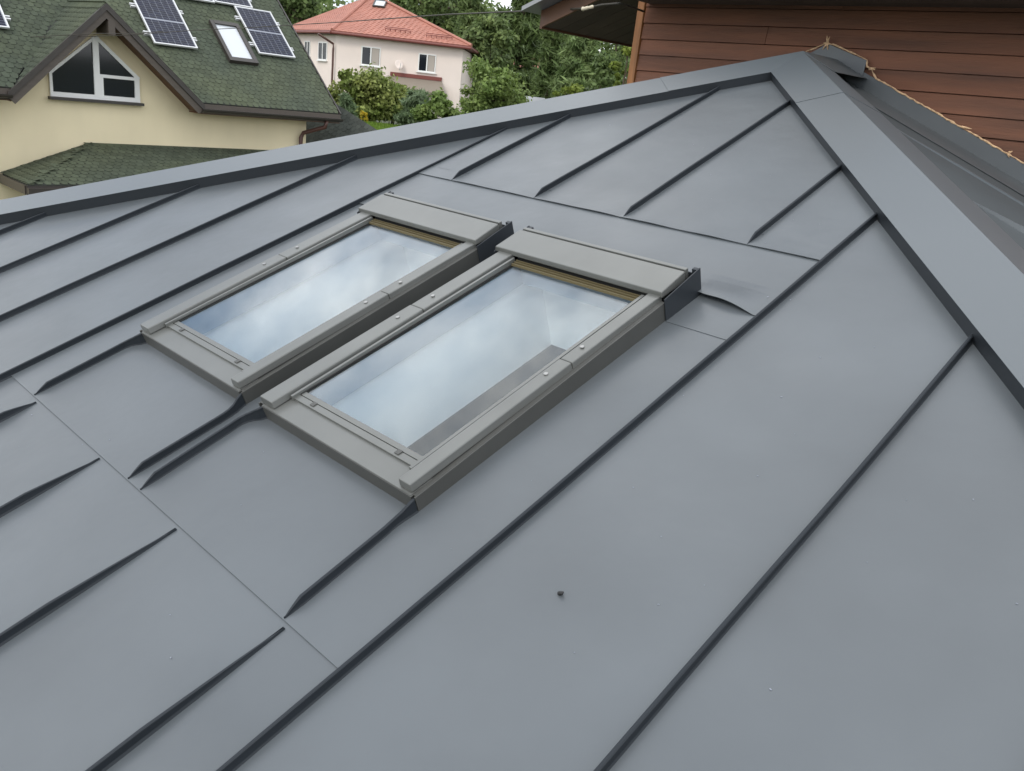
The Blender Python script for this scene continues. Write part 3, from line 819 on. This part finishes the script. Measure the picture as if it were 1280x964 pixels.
rk.slab([mroof(Y1 + .03, -.02, .03), mroof(Y1 + .03, SMAX, .03), mroof(Y1 + .03, SMAX, -.24), mroof(Y1 + .03, -.02, -.24)], (0, .04, 0)); rk.build('rake_board', M['gutter'], yel)
dp = MB()
dp.tube([(XE + .05, 13.05, 5.40), (XE + .02, 13.02, 5.20), (XW + .12, 12.66, 4.98), (XW + .10, 12.60, 4.85), (XW + .10, 12.60, 0.4)], .055, 10)
dp.build('downpipe', M['pipe'], yel, smooth=True)
# gable window
n = .05
gw = MB()
X_ = XW
def gy_bar(y0, z0, y1, z1, w, c0=0.0, c1=.06):
    a, b = Vector((X_ + c0, y0, z0)), Vector((X_ + c0, y1, z1)); d = (b - a).normalized(); s_ = Vector((0, -d.z, d.y)) * w / 2
    gw.slab([a - s_, b - s_, b + s_, a + s_], (c1 - c0, 0, 0))
gy_bar(6.31, 5.49, 8.27, 5.49, .10); gy_bar(6.34, 5.54, 6.34, 5.94, .06, c1=.057); gy_bar(8.21, 5.54, 8.21, 5.98, .11, c1=.057)
gy_bar(7.31, 5.54, 7.31, 6.74, .13, c1=.063); gy_bar(6.32, 5.92, 7.30, 6.76, .06, c1=.054); gy_bar(7.32, 6.78, 8.26, 5.96, .08, c1=.054)
gy_bar(7.37, 5.96, 8.16, 5.96, .07, c1=.060); gy_bar(7.41, 5.54, 7.41, 5.925, .08, c1=.052)
gwo = gw.build('window', M['white'], yel)
p = MB(); p.slab([(X_ + .012, 6.33, 5.52), (X_ + .012, 7.31, 5.52), (X_ + .012, 7.31, 6.74), (X_ + .012, 6.33, 5.93)], (.012, 0, 0)); p.build('pane', M['pane'], gwo)
p = MB(); p.slab([(X_ + .012, 7.32, 5.97), (X_ + .012, 8.2, 5.97), (X_ + .012, 7.32, 6.72)], (.012, 0, 0)); p.build('pane', M['pane'], gwo)
p = MB(); p.slab([(X_ + .012, 7.42, 5.53), (X_ + .012, 8.15, 5.53), (X_ + .012, 8.15, 5.94), (X_ + .012, 7.42, 5.94)], (.012, 0, 0)); p.build('pane', M['pane'], gwo)
p = MB(); p.box(X_, X_ + .16, 6.27, 8.32, 5.375, 5.435); p.build('sill', M['gutter'], gwo)
# roof light on the yellow house
sk = MB()
def rbar(mb, y0, y1, s0, s1, h0, h1):
    mb.hexa([mroof(y0, s0, h0), mroof(y1, s0, h0), mroof(y1, s1, h0), mroof(y0, s1, h0), mroof(y0, s0, h1), mroof(y1, s0, h1), mroof(y1, s1, h1), mroof(y0, s1, h1)])
ya, yb, sa, sb2 = 10.84, 11.65, 1.52, 2.98
rbar(sk, ya, ya + .1, sa, sb2, 0, .11); rbar(sk, yb - .1, yb, sa, sb2, 0, .11); rbar(sk, ya + .1, yb - .1, sa, sa + .13, 0, .108); rbar(sk, ya + .1, yb - .1, sb2 - .12, sb2, 0, .115)
sko = sk.build('roof_light', M['gutter'], yel)
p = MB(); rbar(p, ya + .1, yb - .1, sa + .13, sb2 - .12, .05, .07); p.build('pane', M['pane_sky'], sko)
# porch roof along the front wall
PT, PZ, PX, PL = 4.47, 3.76, -19.22, 5.20
b1 = MB()
b1.slab([(XW, 7.1, PT), (PX, PL, PZ), (PX, 14, PZ), (XW, 14, PT)], (0, 0, -.08))
b1.slab([(XW, 7.1, PT), (XW, PL + .05, PZ), (PX, PL, PZ)], (0, 0, -.08))
b1.build('porch_roof', M['shingle_base'], yel)
evp = Vector((XW - PX, 0, PT - PZ)); Lp = evp.length
shingles((PX, PL, PZ + .004), (0, 1, 0), evp, lambda u, v: u > (7.1 - PL) * v / Lp - .05, 14 - PL, Lp - .1, yel, M['shingle'])
e2 = Vector((XW, 7.1, PT)) - Vector((XW, PL, PZ)); L2 = e2.length
shingles((PX, PL, PZ + .004), (-1, 0, 0), e2, lambda u, v: u > (PX - XW) * v / L2 - .05, PX - XW, L2 - .1, yel, M['shingle'])
pf = MB(); pf.box(PX - .02, PX + .03, PL - .03, 14, PZ - .20, PZ - .015); pf.box(XW, PX - .02, PL - .05, PL + .0, PZ - .20, PZ - .015); pf.box(PX + .03, PX + .15, PL - .03, 14, PZ - .17, PZ - .05)
pf.build('porch_fascia', M['gutter'], yel)
ps = MB(); ps.box(XW, PX - .03, PL + .02, 14, PZ - .19, PZ - .16); ps.build('soffit', M['brown_wood'], yel)
# side roof beyond the downpipe
A_, B_, C_ = at(366, 96, 26.5), at(464, 158, 25.0), at(520, 194, 24.2)
D_ = Vector((1.5, -1.2, -2.2))
so_ = MB(); so_.slab([A_, B_, C_, C_ + D_, B_ + D_, A_ + D_], (0, 0, -.1)); so_.build('side_roof', M['shingle_base'], yel)
eu = (C_ - A_); ev_ = D_ - eu.normalized() * D_.dot(eu.normalized())
shingles(A_ + ev_ + Vector((0, 0, .01)), eu, -ev_, lambda u, v: True, eu.length, ev_.length - .1, yel, M['shingle_side'])

# solar panels on rails
def solar(y0, y1, s0, s1, label, grp='solar panels on the green roof'):
    root = empty('solar_panel', mroof((y0 + y1) / 2, s0, .09), label, 'solar panel', grp)
    f_ = MB(); w = .035
    rbar(f_, y0, y0 + w, s0, s1, .07, .115); rbar(f_, y1 - w, y1, s0, s1, .07, .115)
    rbar(f_, y0 + w, y1 - w, s0, s0 + w, .07, .114); rbar(f_, y0 + w, y1 - w, s1 - w, s1, .07, .114)
    f_.build('frame', M['alu'], root)
    bs = MB(); rbar(bs, y0 + w, y1 - w, s0 + w, s1 - w, .085, .100); bs.build('backsheet', M['cell_gap'], root)
    c_ = MB(); sm = (s0 + s1) / 2
    nu, nv = 6, 10
    for half in ((s0 + w + .012, sm - .022), (sm + .022, s1 - w - .012)):
        dv = (half[1] - half[0]) / nv; du = (y1 - y0 - 2 * w - .024) / nu
        for i in range(nu):
            for j in range(nv):
                a = y0 + w + .012 + i * du; b = half[0] + j * dv
                q = [mroof(a + .0035, b + .003, .1015), mroof(a + du - .0035, b + .003, .1015), mroof(a + du - .0035, b + dv - .003, .1015), mroof(a + .0035, b + dv - .003, .1015)]
                c_.add(q, [(0, 1, 2, 3)])
    co = c_.build('cell', M['cell'], root, fix=False); co['kind'] = 'stuff'
    for ss_ in (s0 + .38, s1 - .42):
        r_ = MB(); rbar(r_, y0 - .12, y1 + .12, ss_ - .05, ss_ - .015, .01, .068); rbar(r_, y0 - .12, y1 + .12, ss_ + .03, ss_ + .065, .01, .068)
        r_.build('rail', M['alu'], root)
solar(8.98, 10.08, 1.80, 3.56, 'solar panel just right of the gable peak, lower left of the row')
solar(11.83, 12.93, 1.92, 3.70, 'solar panel right of the small roof light on the green roof')
solar(10.18, 11.28, 3.70, 5.46, 'solar panel cut by the frame above the small roof light')
solar(11.31, 12.41, 3.74, 5.50, 'solar panel at the top, above the panel right of the roof light')
solar(4.70, 5.80, 1.69, 3.45, 'solar panel at the far left, beyond the gable')

# ------------------------------------------------------------------ pink house
P0, P1, P2 = at(415, 40, 55), at(589, 60, 55), at(350, 35, 62)
for p in (P0, P1, P2): p.z = 9.27
P0w = at(413, 42, 55.4); P1w = at(572, 62, 55.4)
pink = empty('pink_house', ((P0.x + P1.x) / 2, (P0.y + P1.y) / 2 + 3, 4), 'pale pink house with a red hipped roof beyond the green roof', 'house')
ex = (P1 - P0); ex.z = 0; ex.normalize(); nf = Vector((ex.y, -ex.x, 0))
if nf.dot(FWD) > 0: nf = -nf
el = (P2 - P0); el.z = 0; el.normalize(); nl = Vector((el.y, -el.x, 0))
if nl.dot(FWD) > 0: nl = -nl
P3 = P1 - nf * 9 ; P4 = P2 - nf * 5
zb = 3.2
off = .45
w0 = P0 - nf * off + ex * ((-off + off * nf.dot(nl)) / ex.dot(nl)); w1 = P1 - ex * .55 - nf * off; w2 = P2 - nl * off; w3 = P3 - ex * .5; w4 = P4
pw = MB(); ring = [Vector((q.x, q.y, zb)) for q in (w0, w1, w3, w4, w2)]
pw.slab(ring, (0, 0, 9.17 - zb)); pw.build('wall', M['plaster_pink'], pink)
AP = at(465, -5.6, 59)
rt = MB(); e_ = [P0, P1, P3, P4, P2]; top = [Vector(q) + Vector((0, 0, .10)) for q in e_]
rt.add([*top, AP, *[Vector(q) + Vector((0, 0, -.02)) for q in e_]], [(0, 1, 5), (1, 2, 5), (2, 3, 5), (3, 4, 5), (4, 0, 5), (6, 7, 1, 0), (7, 8, 2, 1), (8, 9, 3, 2), (9, 10, 4, 3), (10, 6, 0, 4), (10, 9, 8, 7, 6)])
pro = rt.build('roof', M['tile_edge'], pink)
# tile courses on the two slopes in view
def courses(A, B, T):
    A, B, T = Vector(A), Vector(B), Vector(T); b = MB(); n = 26; rd = (T - (A + B) / 2); nn = (B - A).cross(T - A).normalized()
    if nn.z < 0: nn = -nn
    for i in range(n):
        t0, t1 = i / n, (i + 1.15) / n; t1 = min(t1, 1)
        l0, r0 = A.lerp(T, t0), B.lerp(T, t0); l1, r1 = A.lerp(T, t1), B.lerp(T, t1)
        L = (r0 - l0).length; m_ = max(1, int(L / .35))
        for j in range(m_):
            a0, a1 = l0.lerp(r0, j / m_), l0.lerp(r0, (j + 1) / m_); c0, c1 = l1.lerp(r1, j / m_), l1.lerp(r1, (j + 1) / m_)
            am, cm = (a0 + a1) / 2, (c0 + c1) / 2
            b.add([a0 + nn * .03, am + nn * .055, a1 + nn * .03, c1 + nn * .012, cm + nn * .034, c0 + nn * .012, a0 - nn * .005, a1 - nn * .005], [(0, 1, 4, 5), (1, 2, 3, 4), (6, 7, 2, 1, 0)])
    o = b.build('roof_tile', M['tile'], pink, fix=False); o['kind'] = 'stuff'
courses(top[0], top[1], AP); courses(top[4], top[0], AP)
hp = MB(); up_ = Vector((0, 0, .10)); hp.tube([top[0] + up_ * .6, AP + up_], .11, 6); hp.tube([top[1] + up_ * .6, AP + up_], .11, 6); hp.build('hip_tile', M['tile'], pink)
gu = MB(); gu.tube([P0 + nf * .08 - up_ * .2, P1 + nf * .08 - up_ * .2], .09, 8); gu.tube([P2 + nl * .08 - up_ * .2, P0 + nl * .08 - up_ * .2], .09, 8); gu.build('gutter', M['tile_edge'], pink)
pp = MB(); c0 = w0 + nf * .12 - ex * .25
pp.tube([P0 - up_ * 2 - ex * .9 + nf * .0, w0 + nl * .12 + Vector((0, 0, -.7)) - ex * .1, w0 + nl * .12 - ex * .1 + Vector((0, 0, -1.0)), w0 + nl * .12 - ex * .1 + Vector((0, 0, -6))], .07, 8); pp.build('downpipe', M['pipe'], pink)
def on_front(px, py): # wall point under that spot
    d = at(px, py, 1) - CAM; t = (w0 - CAM).dot(nf) / d.dot(nf); return CAM + d * t
def on_left(px, py):
    d = at(px, py, 1) - CAM; t = (w0 - CAM).dot(nl) / d.dot(nl); return CAM + d * t
Z = Vector((0, 0, 1))
for (a, b, c, d), cur in (((451, 82, 475, 58), True), ((522, 90, 544, 67), True)):
    o_ = on_front(a, b - 1); o2 = on_front(c, b); hh = (on_front(a, d) - on_front(a, b)).z
    mullion_window(pink, o_, ex, Z, (o2 - o_).length, hh, nf, curtain=cur)
ell = -el
for a, b, c, d in ((398, 75, 409, 52), (381, 70, 388, 51)):
    o_ = on_left(a, b); o2 = on_left(c, b); hh = (on_left(a, d) - on_left(a, b)).z
    mullion_window(pink, o_, ell, Z, (o2 - o_).length, hh, nl)
# porch of the pink house
a0, a1 = on_front(488, 94), on_front(552, 102); a1.z = a0.z
po = MB(); dn = Vector((0, 0, -.75)); f1 = nf * 1.7
po.slab([a0 + nf * .01, a1 + nf * .01, a1 + f1 + dn + ex * .45, a0 + f1 + dn + ex * .3], (0, 0, -.08)); po.build('porch_roof', M['porch_sheet'], pink)
pq = MB(); pq.slab([a0 - Z * .02, a1 - Z * .02, a1 + Z * .22, a0 + Z * .22], nf * .12); pq.build('porch_flashing', M['tile_edge'], pink)
# roof light
d_ = (at(475, 6, 1) - CAM); rn = (top[1] - top[0]).cross(AP - top[0]).normalized()
if rn.z < 0: rn = -rn
tt = (top[0] - CAM).dot(rn) / d_.dot(rn); cc = CAM + d_ * tt
ev2 = rn.cross(ex).normalized(); ev2 = ev2 if ev2.z > 0 else -ev2
rl = MB()
def rq(a, b, h): return cc + ex * a + ev2 * b + rn * h
for (a, b, c, d) in ((-.42, -.34, -.55, .55), (.34, .42, -.55, .55), (-.34, .34, -.55, -.45), (-.34, .34, .42, .55)):
    rl.hexa([rq(a, c, 0), rq(b, c, 0), rq(b, d, 0), rq(a, d, 0), rq(a, c, .16), rq(b, c, .16), rq(b, d, .16), rq(a, d, .16)])
rlo = rl.build('roof_light', M['gutter'], pink)
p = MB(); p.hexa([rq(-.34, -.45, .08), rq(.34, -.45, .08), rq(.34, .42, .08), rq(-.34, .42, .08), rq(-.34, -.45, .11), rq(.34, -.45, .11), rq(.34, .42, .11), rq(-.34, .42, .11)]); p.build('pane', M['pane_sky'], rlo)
# snow guards on the lower courses
for (xa, xb, yy) in ((482, 513, 39), (533, 565, 47)):
    sg = MB()
    for row_ in range(2):
        def onr(px, py):
            d = at(px, py, 1) - CAM; t = (top[0] - CAM).dot(rn) / d.dot(rn); return CAM + d * t
        q0, q1 = onr(xa, yy - row_ * 2.2) + rn * .18, onr(xb, yy + 3.4 - row_ * 2.2) + rn * .18
        sg.tube([q0, q1], .025, 6)
        if row_ == 0:
            for k in range(6):
                q = q0.lerp(q1, k / 5); sg.tube([q, q - rn * .16], .02, 5)
    sg.build('snow_guard', M['tile_edge'], pink)
# satellite dish on the wall
dc = on_front(500, 81) + nf * .45
dish = empty('satellite_dish', dc, 'small pale satellite dish on the pink wall between two windows', 'satellite dish')
db = MB(); ring_n = 14; dd = (nf + ex * .5 + Z * .5).normalized(); aa = dd.cross(Z).normalized(); bb_ = dd.cross(aa)
vs = [dc - dd * .10]; fs = []
for r_, h_ in ((.15, -.075), (.29, .0)):
    for k in range(ring_n): vs.append(dc + aa * math.cos(6.2832 * k / ring_n) * r_ + bb_ * math.sin(6.2832 * k / ring_n) * r_ * 1.1 + dd * h_)
for k in range(ring_n):
    k2 = (k + 1) % ring_n; fs += [(0, 1 + k, 1 + k2), (1 + k, 1 + ring_n + k, 1 + ring_n + k2, 1 + k2)]
do = db.add(vs, fs).build('reflector', M['plaster_pink'], dish, smooth=True)
sm_ = do.modifiers.new('thick', 'SOLIDIFY'); sm_.thickness = .02
ar = MB(); ar.tube([dc - bb_ * -.4, dc + dd * .45 + Z * -.1], .02, 6); ar.tube([dc - dd * .1, dc - nf * .45], .03, 6); ar.build('arm', M['alu'], dish)

# small buildings glimpsed among the trees
def small_house(name, px, py, depth, w, h, d, label, roofm, wallm, rise):
    c = at(px, py, depth); rootz = c.z - h - 2.5
    root = empty(name, (c.x, c.y, rootz), label, 'house')
    a = RIGHT.copy(); a.z = 0; a.normalize(); b = Vector((-a.y, a.x, 0))
    def q(i, j, k): return c + a * i + b * j + Vector((0, 0, k))
    mb = MB(); mb.hexa([q(-w, -d, -h - 2.5), q(w, -d, -h - 2.5), q(w, d, -h - 2.5), q(-w, d, -h - 2.5), q(-w, -d, -.0), q(w, -d, -.0), q(w, d, -.0), q(-w, d, -.0)]); mb.build('wall', wallm, root)
    o = .3
    r_ = MB(); r_.add([q(-w - o, -d - o, .01), q(w + o, -d - o, .01), q(w + o, d + o, .01), q(-w - o, d + o, .01), q(-w - o, 0, rise), q(w + o, 0, rise)], [(0, 1, 5, 4), (2, 3, 4, 5), (1, 2, 5), (3, 0, 4), (3, 2, 1, 0)]); r_.build('roof', roofm, root)
    wi = MB(); wi.hexa([q(-w * .4, -d - .03, -1.6), q(w * .1, -d - .03, -1.6), q(w * .1, -d + .02, -1.6), q(-w * .4, -d + .02, -1.6), q(-w * .4, -d - .03, -.6), q(w * .1, -d - .03, -.6), q(w * .1, -d + .02, -.6), q(-w * .4, -d + .02, -.6)]); wi.build('window', M['pane'], root)
small_house('red_roofed_house', 648, 97, 82, 1.8, 2.6, 2.2, 'small red roofed house glimpsed between the dark trees', M['tile'], M['plaster_own'], 1.9)
small_house('garden_shed', 652, 129, 52, 1.1, 1.2, .9, 'small pale roofed garden shed behind the hip below the trees', M['grey_metal'], M['plaster_own'], .45)

# ------------------------------------------------------------------ cables
def cable(pts, label, r=.008):
    out = []
    for i in range(len(pts) - 1):
        for k in range(6):
            t = k / 6; out.append(Vector(pts[i]).lerp(Vector(pts[i + 1]), t))
    out.append(Vector(pts[-1]))
    return tag(MB().tube(out, r, 6).build('overhead_cable', M['cable'], smooth=True), label, 'cable')
an = Vector((-3.80, 4.50, 7.15))
ins = at(735, 10, 5.75)
cable([an, at(775, 4, 5.55), at(752, 6, 5.65), ins, at(700, 12, 6.4), at(560, 18, 9), at(420, 28, 14), at(320, 34, 16.2), at(240, 38, 17), at(160, 44, 17.3), at(60, 47, 18.5), at(-60, 45, 20)], 'thin overhead cable running from the wooden house across the gable of the yellow house', .007)
cable([at(205, 39, 17.15), at(170, 42, 17.2), at(120, 42, 17.6), at(60, 45, 18.2), at(-60, 52, 20)], 'second thin cable, just in front of the gable peak', .007)
ib = MB(); dI = (at(742, 8.2, 5.7) - at(727, 11.5, 5.8)); p_ = at(727, 11.5, 5.8)
ib.tube([p_, p_ + dI * .12, p_ + dI * .2, p_ + dI * .5, p_ + dI * .55, p_ + dI * .9, p_ + dI], [.006, .016, .011, .013, .009, .013, .006], 8)
tag(ib.build('insulator', M['porcelain'], smooth=True), 'cream cable insulator hanging in front of the brown fascia', 'insulator')

# ------------------------------------------------------------------ vegetation
def crown(blobs, n, size, mode='broad', aspect=1.0):
    """blobs: (x,y,z,rx,ry,rz); leaf faces spread through shells of the blobs"""
    w = np.array([b[3] * b[4] + b[3] * b[5] for b in blobs]); w = w / w.sum()
    idx = rng.choice(len(blobs), n, p=w); B = np.array(blobs)[idx]
    d = rng.normal(size=(n, 3)); d /= np.linalg.norm(d, axis=1)[:, None]
    rad = rng.uniform(0.0, 1, n) ** .33
    rad = rad * (1 + .22 * rng.normal(size=n)); rad[rng.uniform(size=n) < .05] *= 1.5
    c = B[:, :3] + d * rad[:, None] * B[:, 3:6]
    nrm = d + rng.normal(size=(n, 3)) * .8 + np.array([0, 0, .35]); nrm /= np.linalg.norm(nrm, axis=1)[:, None]
    if mode == 'needle':
        t = d * .7 + rng.normal(size=(n, 3)) * .6 + np.array([0, 0, .35])
    else: t = rng.normal(size=(n, 3))
    t -= nrm * (t * nrm).sum(1)[:, None]; t /= np.linalg.norm(t, axis=1)[:, None]
    b = np.cross(nrm, t)
    s = size * rng.uniform(.6, 1.4, n)[:, None]
    la, lb = (s * 1.7, s * .28) if mode == 'needle' else (s * .75, s * .48)
    V = np.stack([c - t * la, c - b * lb + nrm * s * .08, c + t * la, c + b * lb + nrm * s * .08], 1).reshape(-1, 3)
    return V
def mesh_quads(name, V, mt):
    n = len(V) // 4
    me = bpy.data.meshes.new(name); me.vertices.add(len(V)); me.vertices.foreach_set('co', V.astype(np.float32).ravel())
    me.loops.add(4 * n); me.loops.foreach_set('vertex_index', np.arange(4 * n, dtype=np.int32))
    me.polygons.add(n); me.polygons.foreach_set('loop_start', np.arange(0, 4 * n, 4, dtype=np.int32))
    me.update(calc_edges=True); me.validate(); me.materials.append(mt)
    return me
LEAF = {
 'dark': leaf_mat('dark_green_leaf', (0.093, 0.140, 0.046), (0.136, 0.190, 0.062)),
 'mid': leaf_mat('mid_green_leaf', (0.151, 0.226, 0.059), (0.216, 0.283, 0.084)),
 'pine': leaf_mat('pine_needle', (0.142, 0.208, 0.075), (0.205, 0.271, 0.101)),
 'blue': leaf_mat('pale_needle', (0.181, 0.246, 0.138), (0.138, 0.203, 0.094)),
 'lime': leaf_mat('lime_leaf', (0.20, 0.25, 0.045), (0.12, 0.17, 0.03)),
 'mag': leaf_mat('glossy_leaf', (0.173, 0.226, 0.054), (0.307, 0.344, 0.109), .45),
 'flower': leaf_mat('yellow_flower_leaf', (0.30, 0.28, 0.03), (0.75, 0.50, 0.02)),
 'lawn': leaf_mat('lawn_blade', (0.17, 0.27, 0.035), (0.12, 0.20, 0.03)),
 'wood': leaf_mat('far_wood_leaf', (0.121, 0.176, 0.062), (0.190, 0.250, 0.084)),
}
def make_blobs(kind, rx, rz, n):
    out = []
    for i in range(n):
        if kind == 'pine':
            t = (i + .5) / n; zz = -rz + 2 * rz * t; rr = rx * (1 - .65 * t) * random.uniform(.55, 1.0)
            a = i * 2.4 + random.uniform(-.4, .4); k = rr * .62
            out.append((math.cos(a) * k, math.sin(a) * k, zz, rr * .50, rr * .50, rz * random.uniform(.07, .14)))
        else:
            a = random.uniform(0, 6.28); t = random.uniform(-1, 1); q = math.sqrt(max(0, 1 - t * t)) * rx * random.uniform(.2, 1.05)
            s_ = rx * random.choice([.14, .18, .24, .30, .38])
            out.append((math.cos(a) * q, math.sin(a) * q, t * rz * .8, s_, s_, s_ * random.uniform(.6, .9)))
    return out
def tree(name, px, py, depth, rpx, rpy, kind, leafk, nblob, nleaf, lsize, label, cat='tree', group=None, mode=None):
    c = at(px, py, depth); sc = depth / F_PX; rx, rz = rpx * sc, rpy * sc
    gz = min(terrain_z(c.x, c.y), c.z - rz * 1.02)
    root = empty(name, (c.x, c.y, gz), label, cat, group)
    bl = make_blobs(kind, rx, rz, nblob)
    V = crown(bl, nleaf, lsize, mode or ('needle' if kind == 'pine' else 'broad'))
    o = bpy.data.objects.new('crown', mesh_quads('crown', V, LEAF[leafk])); COL.objects.link(o); o.parent = root; o.location = (0, 0, c.z - gz)
    tr = MB(); top = c.z - gz + rz * .7; r0 = max(.05, rx * .07)
    P = [Vector((c.x + random.uniform(-.1, .1) * rx * k / 5, c.y + random.uniform(-.1, .1) * rx * k / 5, gz - .2 + (top + .2) * k / 5)) for k in range(6)]
    tr.tube(P, [r0 * (1 - .15 * k) for k in range(6)], 7)
    for b in bl[::2]:
        zz = max(0.15, min(top, c.z - gz + b[2] - .3 * rz * .2)); base = Vector((c.x, c.y, gz + zz * .92))
        tr.tube([base, base.lerp(c + Vector(b[:3]), .5) + Vector((0, 0, -.03 * rx)), c + Vector(b[:3])], [r0 * .4, r0 * .28, r0 * .1], 5)
    tr.build('trunk', M['bark'], root)
    return root
tree('pine_tree', 652, 42, 68, 62, 92, 'pine', 'dark', 26, 9000, .26, 'tallest dark pine rising right of the red hipped roof')
tree('pine_tree', 724, 72, 48, 42, 56, 'pine', 'pine', 24, 8000, .17, 'mid green pine left of the wooden house, under its eave')
tree('pine_tree', 690, 60, 56, 30, 84, 'pine', 'dark', 22, 6000, .20, 'slim dark pine with bare trunk beside the mid green pine')
tree('broadleaf_tree', 606, 118, 42, 46, 42, 'round', 'mid', 34, 11000, .13, 'round bushy green tree at the right corner of the pink house')
tree('broadleaf_tree', 612, 60, 62, 36, 40, 'round', 'wood', 20, 6000, .22, 'dark leafy tree just beyond the right eave of the pink house')
tree('broadleaf_tree', 783, 82, 24, 17, 46, 'round', 'lime', 20, 4200, .07, 'bright lime green tree touching the corner of the wooden house')
tree('broadleaf_tree', 752, 102, 40, 26, 34, 'round', 'dark', 18, 4500, .14, 'dark low tree between the mid green pine and the lime tree')
tree('broadleaf_tree', 540, 0, 78, 60, 44, 'round', 'wood', 24, 8000, .28, 'leafy green tree behind the right slope of the red roof')
tree('broadleaf_tree', 376, -6, 80, 34, 30, 'round', 'dark', 18, 5000, .28, 'dark tree behind the left end of the red roof')
tree('pine_tree', 588, 18, 74, 32, 62, 'pine', 'wood', 22, 6000, .24, 'pale green pine between the red roof and the tallest pine')
tree('broadleaf_tree', 770, 55, 62, 34, 50, 'round', 'wood', 20, 6000, .22, 'leafy tree far behind the lime tree and the eave')
tree('garden_shrub', 712, 115, 33, 20, 9, 'round', 'lime', 12, 700, .08, 'small bright leaved shrub peeking over the hip cap', 'shrub')
tree('garden_shrub', 462, 122, 38, 50, 26, 'round', 'mag', 46, 9500, .12, 'large leaved shrub with yellow green leaves below the pink house', 'shrub')
tree('garden_shrub', 492, 128, 39, 34, 24, 'round', 'mid', 30, 6000, .11, 'green shrub between the large leaved shrub and the porch', 'shrub')
tree('garden_shrub', 436, 104, 37, 17, 13, 'round', 'mag', 12, 520, .15, 'sparse leggy shrub in front of the pink house corner', 'shrub')
tree('garden_shrub', 552, 140, 35, 30, 24, 'round', 'mid', 26, 5600, .11, 'leafy shrub in front of the pink house porch', 'shrub')
tree('dwarf_pine', 520, 138, 36, 34, 22, 'pine', 'blue', 30, 7500, .10, 'pale blue green dwarf pine on the lawn below the porch', 'shrub')
tree('dwarf_pine', 433, 134, 34, 18, 14, 'pine', 'blue', 16, 3000, .09, 'smaller pale dwarf pine at the left edge of the lawn', 'shrub')
tree('flowering_shrub', 455, 146, 32.5, 7, 5, 'round', 'flower', 8, 420, .06, 'low yellow flowering plant beside the lawn', 'plant')
# far wood as one mass
blobs = []
for k in range(170):
    px = random.uniform(300, 860); dep = random.uniform(88, 125)
    ptop = 14 + 10 * math.sin(px * .031) + random.uniform(-4, 30)
    for j in range(3):
        c = at(px + random.uniform(-14, 14), ptop + j * 42 + random.uniform(-6, 10), dep); r_ = random.uniform(1.6, 2.9)
        blobs.append((c.x, c.y, c.z, r_, r_, r_ * .9))
V = crown(blobs, 60000, .42)
wd = bpy.data.objects.new('far_wood', mesh_quads('far_wood', V, LEAF['wood'])); COL.objects.link(wd)
tag(wd, 'dark green wood closing the view behind the houses', 'wood', kind='stuff')
# grass on the garden slope
V = []
for k in range(26000):
    d = random.uniform(29.5, 37.5); c = at(random.uniform(395, 570), 160, d); x, y = c.x, c.y; z0 = terrain_z(x, y)
    a = random.uniform(0, 3.14); w_ = .025; h_ = random.uniform(.06, .17); dx, dy = math.cos(a) * w_, math.sin(a) * w_; lx, ly = random.uniform(-.05, .05), random.uniform(-.05, .05)
    V += [(x - dx, y - dy, z0), (x + dx, y + dy, z0), (x + dx * .3 + lx, y + dy * .3 + ly, z0 + h_), (x - dx * .3 + lx, y - dy * .3 + ly, z0 + h_)]
gr = bpy.data.objects.new('grass', mesh_quads('grass', np.array(V), LEAF['lawn'])); COL.objects.link(gr)
tag(gr, 'bright green lawn grass on the garden slope', 'grass', kind='stuff')
